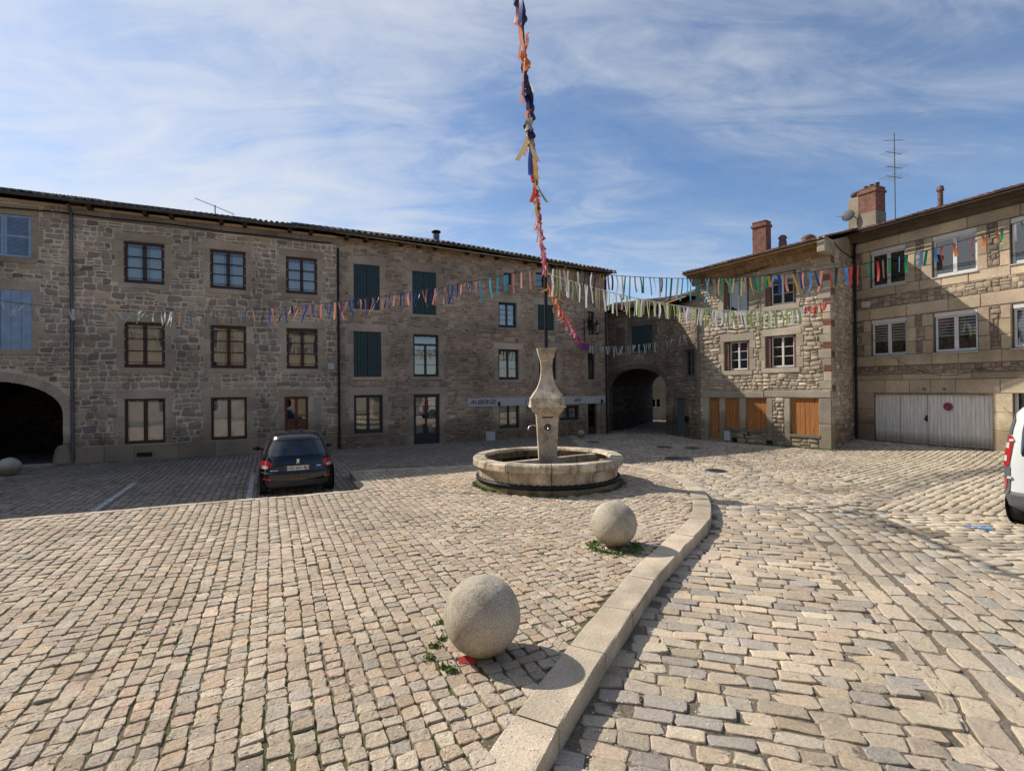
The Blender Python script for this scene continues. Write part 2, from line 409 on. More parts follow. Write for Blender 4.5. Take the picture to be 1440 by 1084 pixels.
def block(mb, u0, z0, u1, z1, col, y=-.022, dep=.10, bev=.012, v=.10, g=.006):
    c = W(col)*(1+rng.normal(0, v))*(1+rng.normal(0, .02, 3))
    mb.box(u0+g, y+rng.normal(0, .003), z0+g, u1-g, y+dep, z1-g, np.clip(c, .02, .8), 0, bev, .0025)
def surround(mb, u0, z0, u1, z1, col, jw=.24, lh=.34, sh=.20, lover=.22, sill=True, y=-.022):
    """dressed stone lintel, jamb blocks and sill round an opening; returns the keep-out boxes for the rubble"""
    ex = [(u0-.0, z0-.0, u1+.0, z1+.0)]
    block(mb, u0-lover, z1, u1+lover, z1+lh, col, y); ex.append((u0-lover, z1, u1+lover, z1+lh))
    if sill: block(mb, u0-.14, z0-sh, u1+.14, z0, col, y-.03, .14); ex.append((u0-.14, z0-sh, u1+.14, z0))
    for sd in (-1, 1):
        z = z0; k = random.random() < .5
        nb = max(2, round((z1-z0)/.5)); hs = rng.uniform(.7, 1.3, nb); hs = hs/hs.sum()*(z1-z0)
        for h in hs:
            w = jw*(1.35 if k else .85); k = not k
            a, b = (u0-w, u0) if sd < 0 else (u1, u1+w)
            block(mb, a, z, b, z+h, col, y); ex.append((a, z, b, z+h)); z += h
    return ex
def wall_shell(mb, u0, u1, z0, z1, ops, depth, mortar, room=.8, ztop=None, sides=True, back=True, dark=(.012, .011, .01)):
    """front face with real openings (reveals + dark room behind), closed sides and back; local x along, y inwards"""
    zt = ztop or (lambda u: z1)
    us = sorted(set([u0, u1]+[o[0] for o in ops]+[o[2] for o in ops])); zs = sorted(set([z0]+[o[1] for o in ops]+[o[3] for o in ops]))
    us = [u for u in us if u0 <= u <= u1]; zs = [z for z in zs if z0 <= z < z1]+[None]
    for a, b in zip(us[:-1], us[1:]):
        for c, d in zip(zs[:-1], zs[1:]):
            m = ((a+b)/2, (c+(d if d is not None else z1))/2)
            if any(o[0] < m[0] < o[2] and o[1] < m[1] < o[3] for o in ops): continue
            da, db = (d, d) if d is not None else (zt(a), zt(b))
            mb.quad((a, 0, c), (b, 0, c), (b, 0, db), (a, 0, da), mortar)
    for o in ops:
        if len(o) > 4 and o[4] == 'open': continue
        a, c, b, d = o[:4]
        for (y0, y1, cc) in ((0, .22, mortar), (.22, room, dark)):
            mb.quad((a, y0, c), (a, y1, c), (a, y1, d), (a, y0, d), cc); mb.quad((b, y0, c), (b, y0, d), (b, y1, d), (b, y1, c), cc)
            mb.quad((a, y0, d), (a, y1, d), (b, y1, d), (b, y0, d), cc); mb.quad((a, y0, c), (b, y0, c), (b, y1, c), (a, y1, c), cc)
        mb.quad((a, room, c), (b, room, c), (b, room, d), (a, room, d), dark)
    if sides:
        mb.quad((u0, 0, z0), (u0, 0, zt(u0)), (u0, depth, zt(u0)), (u0, depth, z0), mortar)
        mb.quad((u1, 0, z0), (u1, depth, z0), (u1, depth, zt(u1)), (u1, 0, zt(u1)), mortar)
    if back: mb.quad((u0, depth, z0), (u0, depth, zt(u0)), (u1, depth, zt(u1)), (u1, depth, z0), mortar)

# ------------------------------------------------------------------ windows, doors, shutters (local facade coordinates)
def window(parent, u0, z0, u1, z1, mat, y=.13, cols=2, rows=3, fw=.055, mull=.09, mun=.022, curtain=None, bars=0, name='window', solid=0., pane='glass', transom=0.):
    mb = MB(); t = .05
    def bx(a, c, b, d, dy=0, tt=t): mb.box(a, y+dy, c, b, y+tt+dy, d, (.1, .1, .1), 0, .006)
    bx(u0, z0, u0+fw, z1); bx(u1-fw, z0, u1, z1); bx(u0+fw, z0, u1-fw, z0+fw*1.3); bx(u0+fw, z1-fw, u1-fw, z1)
    a, b, c, d = u0+fw, u1-fw, z0+fw*1.3, z1-fw
    if transom: bx(a, d-transom, b, d-transom+fw); dl = d-transom
    else: dl = d
    iw = (b-a)/cols
    for k in range(1, cols): bx(a+k*iw-mull/2, c, a+k*iw+mull/2, dl, -.008)
    if solid: bx(a, c, b, c+solid, .004)
    for k in range(cols):
        x0 = a+k*iw+(mull/2 if k else 0); x1 = a+(k+1)*iw-(mull/2 if k < cols-1 else 0)
        for r in range(1, rows):
            zz = c+solid+(dl-c-solid)*r/rows; bx(x0, zz-mun/2, x1, zz+mun/2, .01, .025)
    w = mb.build(name, mat, parent)
    p = MB(); p.quad((a, y+.028, c), (b, y+.028, c), (b, y+.028, d), (a, y+.028, d)); p.build('pane', pane, w)
    if curtain:
        cm, frac, top = curtain
        cb = MB()
        for (s0, s1) in (((a, a+(b-a)*frac/2), (b-(b-a)*frac/2, b)) if frac < 1 else ((a, b),)):
            uu = np.linspace(s0, s1, 24); zz = W([c, d-(d-c)*(1-top)])
            P = np.stack([np.broadcast_to(uu, (2, 24)), y+.12+.018*np.sin(np.broadcast_to(uu, (2, 24))*55+random.random()*6), np.broadcast_to(zz[:, None], (2, 24))], -1)
            cb.grid(P, (.6, .6, .6))
        cb.build('curtain', cm, w)
    if bars:
        g = MB()
        for k in range(bars):
            zz = z0+(z1-z0)*(k+.5)/bars
            g.tube([(u0+.02, y-.05, zz), (u1-.02, y-.05, zz)], .009, 6)
        k2 = g
        for k in range(bars):
            zz = z0+(z1-z0)*(k+.5)/bars
            for uu in (u0+.03, u1-.03): k2.box(uu-.016, y-.075, zz-.016, uu+.016, y-.045, zz+.016, (.7, .7, .7), 1, .006)
        g.build('safety_bars', ['black_iron', 'white_paint'], w)
    return w
def plank_leaf(parent, u0, z0, u1, z1, mat, y=.05, n=4, name='shutter', battens=True, arch=False):
    mb = MB(); w = (u1-u0)/n
    for k in range(n): mb.box(u0+k*w+.003, y+random.uniform(0, .004), z0, u0+(k+1)*w-.003, y+.035, z1, (.3, .3, .3), 0, .005)
    mb.box(u0+.004, y+.034, z0+.004, u1-.004, y+.045, z1-.004, (.1, .1, .1))
    return mb.build(name, mat, parent)
def louvre_leaf(parent, u0, z0, u1, z1, mat, y=-.035, name='shutter'):
    mb = MB(); f = .07
    for (a, c, b, d) in ((u0, z0, u0+f, z1), (u1-f, z0, u1, z1), (u0+f, z0, u1-f, z0+f), (u0+f, z1-f, u1-f, z1), (u0+f, (z0+z1)/2-f/2, u1-f, (z0+z1)/2+f/2)):
        mb.box(a, y, c, b, y+.035, d, (.3, .3, .3), 0, .005)
    for (c, d) in ((z0+f, (z0+z1)/2-f/2), ((z0+z1)/2+f/2, z1-f)):
        n = int((d-c)/.04)
        for k in range(n):
            zz = c+(k+.5)*(d-c)/n
            mb.add([(u0+f, y+.005, zz-.014), (u1-f, y+.005, zz-.014), (u1-f, y+.03, zz+.016), (u0+f, y+.03, zz+.016),
                    (u0+f, y+.009, zz-.02), (u1-f, y+.009, zz-.02), (u1-f, y+.034, zz+.010), (u0+f, y+.034, zz+.010)],
                   [(0, 1, 2, 3), (7, 6, 5, 4), (0, 4, 5, 1), (3, 2, 6, 7)], (.3, .3, .3))
    return mb.build(name, mat, parent)

# ------------------------------------------------------------------ roofs, gutters, chimneys
def roof(parent, u0, u1, yo, yr, ze, pitch, palette, name='roof', yb=None, per=.21, under='soffit', gable=True, cove=0):
    """canal tiles from the eave (y=yo) up to the ridge (y=yr), then down the back to yb; ze = eave height as a function of u"""
    mb = MB(); zf = ze if callable(ze) else (lambda u: ze)
    nper = max(1, int((u1-u0)/per)); sub = 8
    u = np.linspace(u0, u1, nper*sub+1); ph = (u-u0)/per*2*PI
    tan = math.tan(pitch)
    def face(ya, yb_, flip):
        L = abs(yb_-ya); nr = max(1, int(L/.36)); rows = []; cols = []
        tilecol = pal(palette, (nper+1)*(nr+1), .2).reshape(nr+1, nper+1, 3)
        ti = np.minimum((np.arange(len(u))//sub), nper)
        zu = np.array([zf(x) for x in u])
        for r in range(nr):
            for e in (0, 1):
                f = (r+e)/nr; y = ya+(yb_-ya)*f
                lift = .03 if e == 0 else 0.
                z = zu+L*f*tan+.045*np.cos(ph)+lift+.012*np.sin(u*3.1+r)
                rows.append(np.stack([u, np.full(len(u), y), z], -1)); cols.append(tilecol[r, ti])
        P = W(rows); C = W(cols)
        mb.grid(P, C, 0, False)
        # closed front edge so that each tile end reads as a tile
        fr = np.stack([P[0], P[0]-[0, 0, .035]]); fr[1, :, 2] = zu-.03
        mb.grid(fr, np.stack([C[0]*.6, C[0]*.4]), 0, False)
    face(yo, yr, False)
    yb = yb if yb is not None else 2*yr-yo
    zr = abs(yr-yo)*tan
    if yb > yr+.05:
        tb = zr/(yb-yr)
        nn = len(u)
        mb.grid(np.stack([np.stack([u, np.full(nn, yr), np.array([zf(x) for x in u])+zr+.04*np.cos(ph)], -1),
                          np.stack([u, np.full(nn, yb), np.array([zf(x) for x in u])+.04*np.cos(ph)], -1)]), pal(palette, 1)[0], 0, False)
    o = mb.build(name, 'tiles', parent)
    ub = MB()
    za, zb = zf(u0)-.05, zf(u1)-.05
    # boarding under the tiles, and the gable triangles
    ub.quad((u0, yo+.03, za), (u0, yr, za+zr-.01), (u1, yr, zb+zr-.01), (u1, yo+.03, zb))
    ub.quad((u0, yo+.03, za), (u1, yo+.03, zb), (u1, yo+.03, zb-.05), (u0, yo+.03, za-.05))
    if cove:
        cb = MB(); n_ = max(2, int((u1-u0)/.16)); uu = np.linspace(u0, u1, n_*4+1); rows = []
        for f, dz in ((0, .09), (.3, .09), (.32, .17), (.62, .19), (.64, .28), (1., cove)):
            sc_ = .025*np.abs(np.sin((uu-u0)/.16*PI)) if 0 < f < 1 else 0*uu
            rows.append(np.stack([uu, yo+.05+(-.005-yo-.05)*f+0*uu, np.array([zf(x) for x in uu])-dz+sc_], -1))
        cb.grid(rows, pal([(.30, .19, .10), (.24, .16, .09), (.34, .22, .11)], 6*len(uu), .12).reshape(6, -1, 3) if under == 'soffit' else (.13, .10, .075), 0, False)
        cb.build('eave_cornice', 'tiles', o)
    if gable:
        for uu, zz in ((u0+.05, za), (u1-.05, zb)):
            ub.add([(uu, yo+.06, zz), (uu, yr, zz+zr-.02), (uu, yb, zz)], [(0, 1, 2)])
    ub.build('roof_boarding', under, o)
    return o
def gutter(parent, u0, u1, y, zf, r=.07, name='gutter', mat='zinc'):
    mb = MB(); zf = zf if callable(zf) else (lambda u, z=zf: z)
    us = np.linspace(u0, u1, 12); th = np.linspace(PI, 2*PI, 9)
    for rr in (r*.75, r*.75-.008):
        P = np.stack([np.stack([np.full(9, x), y+rr*np.cos(th), zf(x)+rr*np.sin(th)], -1) for x in us]); mb.grid(P, (.2, .2, .2))
    return mb.build(name, mat, parent)
def pipe(parent, u, z0, z1, y=-.08, r=.05, mat='zinc', name='downpipe', kick=True):
    mb = MB(); pts = [(u, y, z0), (u, y, z1-.4), (u, y, z1-.25), (u, y-.28, z1)] if kick else [(u, y, z0), (u, y, z1)]
    mb.tube(pts, r, 10)
    z = z0+.6
    while z < z1-.6: mb.tube([(u, y, z), (u, y, z+.05)], r*1.22, 10); z += 1.9
    return mb.build(name, mat, parent)
def cable_line(label, pts, r=.014, name='wall_cable', loc=None):
    mb = MB(); mb.tube(pts, r, 5)
    return tag(mb.build(name, 'cable'), label, 'cable')

class Frame:
    def __init__(s, x, y, deg, k=1., z0=0.): s.p = (x, y); s.a = rad(deg); s.k = k; s.z0 = z0
    def w(s, u, y, z): u *= s.k; y *= s.k; return Vector((s.p[0]+u*math.cos(s.a)-y*math.sin(s.a), s.p[1]+u*math.sin(s.a)+y*math.cos(s.a), s.z0+z*s.k))
FL = Frame(-7.21, 20.83, 25.7); FD = Frame(7.9, 26.0, -38); FG = Frame(7.94, 26.1, -80.4)
FE = Frame(11.98, 18.9, -51.5); FS = Frame(11.98, 18.9, 43.7); FF = Frame(14.55, 20.37, -65.5, .93, .17)      # the lane climbs a little towards the garage house
def house(name, fr, label, cat='house'):
    e = empty(name, (*fr.p, fr.z0), fr.a, label, cat); e.scale = (fr.k,)*3; return e
def rise(x, y):
    d = (x-14.55)*-.91+(y-20.37)*-.415; t = np.clip(1-(d+.1)/3.4, 0, 1); return .17*t*t*(3-2*t)
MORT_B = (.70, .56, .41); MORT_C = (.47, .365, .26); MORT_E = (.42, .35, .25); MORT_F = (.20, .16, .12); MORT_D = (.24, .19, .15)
DRESS_B = (.48, .37, .26); DRESS_C = (.44, .345, .25)

def arch_fill(mb, u0, u1, zs, zc, dep, col, inner, closed_back=True, ring=None, ringcol=None, nseg=18, zfloor=0.):
    """spandrels, reveal / vault and voussoirs of an arched opening whose box is (u0, zfloor, u1, zc)"""
    cx, hw = (u0+u1)/2, (u1-u0)/2
    th = np.linspace(PI, 0, nseg+1); pu = cx+hw*np.cos(th); pz = zs+(zc-zs)*np.sin(th)
    for k in range(nseg):
        mb.quad((pu[k], 0, pz[k]), (pu[k+1], 0, pz[k+1]), (pu[k+1], 0, zc), (pu[k], 0, zc), col)
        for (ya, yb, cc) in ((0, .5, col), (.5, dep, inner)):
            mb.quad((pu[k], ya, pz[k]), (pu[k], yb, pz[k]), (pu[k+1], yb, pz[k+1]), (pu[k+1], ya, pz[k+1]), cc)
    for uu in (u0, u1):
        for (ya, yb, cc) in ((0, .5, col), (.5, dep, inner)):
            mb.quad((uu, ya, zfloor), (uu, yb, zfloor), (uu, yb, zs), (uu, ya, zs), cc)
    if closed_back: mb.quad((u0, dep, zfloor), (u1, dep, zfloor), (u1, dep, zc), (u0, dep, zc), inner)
    if ring:
        nb = 17; t2 = np.linspace(PI, 0, nb+1)
        for k in range(nb):
            a, b = t2[k]-.012, t2[k+1]+.012; o = 1+random.uniform(-.05, .05)
            pts = []
            for t, rr in ((a, 0), (b, 0), (b, ring*o), (a, ring*o)):
                pts.append((cx+(hw+rr)*math.cos(t), zs+(zc-zs+rr)*math.sin(t)))
            V = [(p[0], -.02, p[1]) for p in pts]+[(p[0], .06, p[1]) for p in pts]
            mb.add(V, [(0, 1, 2, 3), (4, 7, 6, 5), (0, 4, 5, 1), (1, 5, 6, 2), (2, 6, 7, 3), (3, 7, 4, 0)], pal([ringcol], 1, .1)[0])

ZR = 9.0
def zeave(u): return 8.86 if u < 5 else 8.86-(u-5)*.050

# ================================================================== HOUSE A (far left, blue shutters, carriage arch)
hA = house('stone_house', FL, 'stone house at far left with pale blue shutters over a dark carriage arch')
mb = MB(); ex = []
A0, A1 = -17.0, -8.50
arch = (-12.35, 0.1, -8.80, 2.83)
opsA = [(-10.90, 6.90, -9.60, 8.27), (-11.1, 3.88, -9.60, 5.80), (-15.4, 6.90, -14.1, 8.27), (-15.4, 3.88, -14.1, 5.8)]
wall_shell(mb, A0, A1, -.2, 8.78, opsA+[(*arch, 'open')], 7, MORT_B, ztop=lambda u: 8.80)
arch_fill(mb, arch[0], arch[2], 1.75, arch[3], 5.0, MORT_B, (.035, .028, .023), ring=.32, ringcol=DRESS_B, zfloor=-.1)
for o in opsA: ex += surround(mb, *o, DRESS_B, lh=.36)
ex.append((-9.02, 0, -8.5, .72))
acx, ahw = (arch[0]+arch[2])/2, (arch[2]-arch[0])/2
block(mb, -8.80, .1, -8.50, .75, DRESS_B); block(mb, -8.80, .75, -8.50, 1.3, DRESS_B); block(mb, -8.80, 1.3, -8.55, 1.8, DRESS_B)
ex += [(-8.80, 0, -8.5, 1.8), (arch[0]+.05, -1, arch[2]-.05, 1.75)]
def tA(u, z): return ((u-acx)/(ahw+.37))**2+(max(0, z-1.75)/(1.08+.37))**2 > 1 or False
rubble(mb, A0, A1, -.1, 8.7, ex, P_B, test=tA, wr=(.9, 2.2), gap=.042, jit=.34, prot=.024, hr=(.13, .23))
# rough stones lining the passage
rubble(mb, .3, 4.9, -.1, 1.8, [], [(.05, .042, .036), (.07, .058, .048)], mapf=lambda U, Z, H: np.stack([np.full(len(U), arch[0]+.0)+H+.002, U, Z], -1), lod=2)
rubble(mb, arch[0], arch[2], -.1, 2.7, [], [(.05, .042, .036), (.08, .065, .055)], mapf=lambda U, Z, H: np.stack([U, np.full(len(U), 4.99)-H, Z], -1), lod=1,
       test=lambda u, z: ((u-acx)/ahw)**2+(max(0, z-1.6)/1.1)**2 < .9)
mb.build('wall', 'masonry', hA)
roof(hA, A0, A1+.02, -.50, 4.0, lambda u: 8.90, rad(17), [(.09, .10, .07), (.13, .12, .08), (.16, .13, .10), (.08, .085, .065)])
gutter(hA, A0, A1, -.56, 8.84)
for o in opsA[:1]+opsA[2:3]:
    c = (o[0]+o[2])/2; louvre_leaf(hA, o[0]-.02, o[1]-.02, c-.004, o[3]-.02, 'blue_paint'); louvre_leaf(hA, c+.004, o[1]-.02, o[2]+.02, o[3]-.02, 'blue_paint')
for o in opsA[1:2]+opsA[3:4]:
    c = (o[0]+o[2])/2; plank_leaf(hA, o[0]-.02, o[1]-.02, c-.004, o[3], 'blue_paint', -.035, 3); plank_leaf(hA, c+.004, o[1]-.02, o[2]+.02, o[3], 'blue_paint', -.035, 3)
pipe(hA, -8.53, .12, 8.75)
g = MB(); g.lathe([(.30, 0), (.29, .2), (.23, .5), (.15, .64), (.0, .68)], (0, 0, 0), 14, DRESS_B)
gs = g.build('guard_stone', 'masonry'); gs.location = FL.w(-8.80, .02, .08); gs.scale = (1, .8, .9)
tag(gs, 'worn conical guard stone at the foot of the carriage arch', 'guard stone')

# ================================================================== HOUSE B (brown windows)
hB = house('stone_house', FL, 'stone house with nine brown framed openings above the parked black car')
mb = MB(); ex = []
B0, B1 = -8.50, 0.0
cols_ = [(-7.12, -5.92), (-4.50, -3.31), (-1.90, -.74)]
opsB = [(a, z0, b, z1) for a, b in cols_ for z0, z1 in ((6.30, 7.78), (3.30, 4.92))]+[(-7.12, .60, -5.92, 2.20), (-4.50, .60, -3.31, 2.20), (-1.99, .04, -1.12, 2.19)]
wall_shell(mb, B0, B1, -.2, 8.8, opsB, 7, MORT_B)
for o in opsB[:-1]: ex += surround(mb, *o, DRESS_B, lh=.30, lover=.26, sill=o[1] > 1)
ex += surround(mb, *opsB[-1], DRESS_B, lh=.3, lover=.2, sill=False)
block(mb, -1.11, .0, -.62, 2.18, (.40, .33, .25)); ex.append((-1.11, 0, -.62, 2.2))
# plinth course of big dressed blocks
u = B0
while u < B1-.1:
    w = min(random.uniform(.7, 1.5), B1-u)
    if not (u < -1.1 and u+w > -2.0): block(mb, u, .0, u+w, .58, (.50, .39, .28), -.035)
    elif u < -2.05: block(mb, u, 0, -2.26, .58, (.50, .39, .28), -.035)
    u += w
ex.append((B0, -.2, -2.25, .58)); ex.append((-.62, -.2, B1, .58))
for z_ in (8.40,):
    u = B0
    while u < B1-.1:
        w = min(random.uniform(.5, 1.1), B1-u); block(mb, u, z_, u+w, z_+.3, (.28, .225, .17), -.05); u += w
ex.append((B0, 8.38, B1, 9))
rubble(mb, B0, B1, .0, 8.4, ex, P_B, hr=(.15, .27), wr=(.8, 1.9), gap=.040, jit=.34, prot=.024, thin=.14)
mb.build('wall', 'masonry', hB)
roof(hB, B0+.02, -1.55, -.50, 4.0, lambda u: 8.88, rad(17), P_TILE_OLD)
gutter(hB, B0, -.05, -.56, 8.82)
cur = [('curtain', .8, 1.), ('net', .5, 1.), ('net', .9, 1.)]
for i, o in enumerate(opsB[:-1]):
    ground = o[1] < 1
    window(hB, *o, 'brown_wood', y=.07, rows=1 if ground else 3, curtain=('white_net' if ground else ('curtain' if i % 2 else 'net'), 1. if ground else random.choice([.7, .9, 1.]), .96), bars=0 if ground else 4, fw=.085 if ground else .10, mull=.12)
o = opsB[-1]
d = MB()
for (a, c, b, e) in ((o[0], o[1], o[0]+.10, o[3]), (o[2]-.10, o[1], o[2], o[3]), (o[0]+.1, o[3]-.10, o[2]-.1, o[3]), (o[0]+.1, o[1], o[2]-.1, o[1]+.3), (o[0]+.1, .98, o[2]-.1, 1.30), ((o[0]+o[2])/2-.06, .34, (o[0]+o[2])/2+.06, 2.09)):
    d.box(a, .08, c, b, .13, e, (.3, .3, .3), 0, .008)
d.box(o[0]+.1, .10, .34, o[2]-.1, .12, .98, (.3, .3, .3))
dr = d.build('door', 'door_wood', hB)
p = MB(); p.quad((o[0]+.1, .105, 1.12), (o[2]-.1, .105, 1.12), (o[2]-.1, .105, 2.09), (o[0]+.1, .105, 2.09)); p.build('pane', 'glass', dr)
p = MB(); p.tube([((o[0]+o[2])/2+.05, .05, 1.05), ((o[0]+o[2])/2+.15, .05, 1.05)], .012, 6); p.build('handle', 'steel', dr)
v = MB(); v.box(-6.77, -.04, .14, -6.32, .0, .29, (.02, .02, .02)); v.build('vent_grille', 'black_iron', hB)
v = MB(); v.box(-.36, -.12, 3.28, -.12, -.0, 3.52, (.5, .5, .5), 0, .01); v.build('meter_box', 'sign_white', hB)
for i in range(11):
    u = B0+.5+i*.78
    if i % 3 != 1:
        r_ = MB(); r_.box(u-.06, -.42, 8.68, u+.06, .0, 8.80, (.1, .1, .1)); r_.build('rafter_end', 'rafter', hB)

# ================================================================== HOUSE C (inn, dark green)
hC = house('stone_inn', FL, 'long stone inn with dark green shutters and a white strip sign', 'inn')
mb = MB(); ex = []
C0, C1 = 0.0, 13.63
opsC = dict(cs11=(.69, 5.83, 1.76, 7.72), cs12=(3.18, 5.75, 4.26, 7.65), cs21=(.67, 2.98, 1.80, 4.89), cw22=(3.20, 2.99, 4.36, 4.86), cw31=(.66, .60, 1.85, 2.21), cdoor=(3.19, -.05, 4.38, 2.21),
            sq=(7.62, 7.40, 8.03, 7.98), w1b=(9.37, 7.42, 9.86, 8.15), w2=(7.34, 5.35, 8.29, 6.55), s2=(9.46, 5.30, 10.39, 6.56), w3=(7.30, 2.85, 8.38, 4.30), w3b=(9.48, 2.85, 10.50, 4.31),
            n1=(12.38, 5.17, 12.84, 6.39), n2=(12.38, 2.85, 12.84, 4.22), n3=(12.36, .0, 12.92, 1.71), g1=(7.32, .52, 8.38, 1.75), g2=(10.66, .79, 11.83, 1.52))
wall_shell(mb, C0, C1, -.35, 8.9, list(opsC.values()), 7, MORT_C, ztop=lambda u: zeave(u)-.07)
for k, o in opsC.items():
    sm = k in ('sq', 'w1b', 'n1', 'n2', 'n3', 'g2')
    ex += surround(mb, *o, DRESS_C, jw=.14 if sm else .26, lh=.2 if sm else .32, lover=.1 if sm else .26, sh=.14, sill=o[1] > .1)
rubble(mb, C0, C1, -.2, 8.75, ex, P_C, hr=(.09, .19), wr=(.9, 2.6), gap=.016, prot=.016, test=lambda u, z: z < zeave(u)-.1)
# right end wall, seen from the arch side
rubble(mb, 0, 7, -.2, 8.3, [], P_C, hr=(.12, .22), mapf=lambda U, Z, H: np.stack([C1+H, U, Z], -1), lod=2)
mb.build('wall', 'masonry', hC)
roof(hC, -1.55, C1+.25, -.52, 4.2, lambda u: zeave(u)+.06, rad(17), P_TILE_OLD+[(.24, .19, .14)], per=.24)
gutter(hC, C0-1.4, C1+.2, -.58, lambda u: zeave(u)-.02, mat='zinc')
for i in range(18):
    u = .4+i*.76
    if i % 4 != 2:
        r_ = MB(); r_.box(u-.07, -.44, zeave(u)-.22, u+.07, .0, zeave(u)-.06, (.1, .1, .1)); r_.build('rafter_end', 'rafter', hC)
for k in ('cs11', 'cs12', 'cs21', 's2'):
    o = opsC[k]; c = (o[0]+o[2])/2; plank_leaf(hC, o[0]+.01, o[1]+.01, c-.005, o[3]-.01, 'green_paint', .05, 4); plank_leaf(hC, c+.005, o[1]+.01, o[2]-.01, o[3]-.01, 'green_paint', .05, 4)
window(hC, *opsC['cw22'], 'dark_frame', rows=3, fw=.09, mull=.1, transom=.4, curtain=('curtain', 1., .95))
window(hC, *opsC['cw31'], 'dark_frame', rows=2, fw=.11, mull=.12, curtain=('net', .9, 1.))
window(hC, *opsC['cdoor'], 'dark_frame', rows=4, fw=.14, mull=.08, solid=.35, curtain=('net', .7, .9), name='door')
window(hC, *opsC['sq'], 'dark_frame', cols=1, rows=1)
window(hC, *opsC['w1b'], 'dark_frame', cols=1, rows=2)
window(hC, *opsC['w2'], 'dark_frame', rows=4, fw=.10, curtain=('net', 1., 1.))
window(hC, *opsC['w3'], 'dark_frame', rows=3, fw=.10)
window(hC, *opsC['w3b'], 'dark_frame', rows=3, fw=.10)
for k in ('n1', 'n2'): window(hC, *opsC[k], 'dark_frame', cols=2, rows=3, fw=.05, mull=.05)
window(hC, *opsC['n3'], 'dark_frame', cols=1, rows=2, fw=.07, name='door')
window(hC, *opsC['g1'], 'dark_frame', rows=3, fw=.09, curtain=('net', .7, .8))
window(hC, *opsC['g2'], 'dark_frame', rows=2, fw=.09, curtain=('net', 1., .9))
pipe(hC, .06, .05, 8.3, r=.045, mat='black_iron', kick=False)
pipe(hC, 13.5, .0, 8.1, r=.04, mat='black_iron', kick=False)
b_ = MB(); b_.box(6.60, -.10, -.12, 7.06, .0, .40, (.5, .48, .44), 0, .01); b_.build('meter_box', 'sign_white', hC)
# strip sign
sg = empty('inn_sign', FL.w(9.55, -.05, 1.80), FL.a, 'long white strip sign with handwritten black letters on the inn wall', 'sign')
s_ = MB(); s_.box(-3.86, -.02, -.20, 3.86, .01, .19, (.6, .6, .6), 0, .005); s_.build('board', 'sign_white', sg)
lettering('AUBERGE', .30, (-3.10, -.032, .0), (PI/2, 0, 0), 'ink', sg, .35)
lettering('J', .27, (-.85, -.032, .0), (PI/2, 0, 0), 'ink', sg, .35)
lettering('AN', .27, (2.1, -.032, .0), (PI/2, 0, 0), 'ink', sg, .35)
for k, x in enumerate((-2.28, 3.62)):
    s_ = MB(); s_.box(x-.05, -.10, -.18, x+.05, -.02, .0, (.03, .03, .03), 0, .01); s_.build('spotlight', 'black_iron', sg)
# metal flue
ch = empty('metal_flue', FL.w(5.35, 3.4, 9.7), FL.a, 'round grey metal flue on the inn roof', 'chimney')
c_ = MB(); c_.tube([(0, 0, -.1), (0, 0, .78)], .17, 14); c_.build('flue_pipe', 'zinc', ch)
c_ = MB(); c_.lathe([(.0, .98), (.24, .93), (.24, .86), (.16, .86)], n=14)
for a in range(4): c_.tube([(.15*math.cos(a*PI/2), .15*math.sin(a*PI/2), .76), (.15*math.cos(a*PI/2), .15*math.sin(a*PI/2), .9)], .015, 5)
c_.build('flue_cap', 'black_iron', ch)

def yagi(label, loc, rz, mast, boom_z, L, tilt=0, n=9, name='roof_antenna', second=None):
    e = empty(name, loc, rz, label, 'antenna')
    m = MB(); m.tube([(0, 0, 0), (0, 0, mast)], .022, 6); m.build('mast', 'zinc', e)
    m = MB(); m.tube([(-L/2, 0, boom_z-tilt), (L/2, 0, boom_z+tilt)], .014, 5)
    for k in range(n):
        x = -L/2+L*(k+.3)/n; z = boom_z+tilt*2*x/L; w = .13+.10*abs(k-n/2)/n
        m.tube([(x, -w, z-w*.5), (x, w, z+w*.5)], .006, 4)
    if second:
        for zz in second:
            m.tube([(-.5, .0, zz), (.45, .0, zz+.05)], .012, 5)
            for k in range(5): m.tube([(-.45+k*.2, -.35, zz+.01*k), (-.45+k*.2, .35, zz+.01*k)], .007, 4)

    m.build('aerial', 'zinc', e)
    return e
yagi('thin television aerial tilted on the left roof above the parked car', FL.w(-4.4, 1.0, 9.2), FL.a+.15, .55, .50, 1.35, -.19, 11)
# wall lantern on a scroll bracket
ln = empty('wall_lantern', FL.w(12.15, 0, 5.0), FL.a, 'black wrought iron lantern on a scroll bracket at the inn corner', 'lantern')
m = MB(); m.tube([(0, -.05, -.6), (0, -.05, .95)], .02, 6); m.tube([(0, -.05, .75), (0, -.4, .95), (0, -.8, 1.0), (0, -1.1, .92), (0, -1.15, .8)], .016, 6)
m.tube([(0, -.05, .2), (0, -.25, .35), (0, -.35, .6), (0, -.6, .85)], .012, 6); m.build('bracket', 'black_iron', ln)
m = MB(); m.lathe([(.0, .80), (.04, .74), (.05, .68), (.20, .58), (.21, .55), (.0, .55)], (0, -1.15, 0), 6, smooth=False)
m.lathe([(.0, .04), (.07, .05), (.12, .12), (.0, .12)], (0, -1.15, 0), 6, smooth=False)
for k in range(6):
    a = k*PI/3; m.tube([(.12*math.cos(a), -1.15+.12*math.sin(a), .1), (.195*math.cos(a), -1.15+.195*math.sin(a), .56)], .011, 4)
m.build('lantern_cage', 'black_iron', ln)
m = MB(); m.lathe([(.11, .13), (.18, .54)], (0, -1.15, 0), 6, smooth=False); m.build('lantern_glass', 'glass', ln)

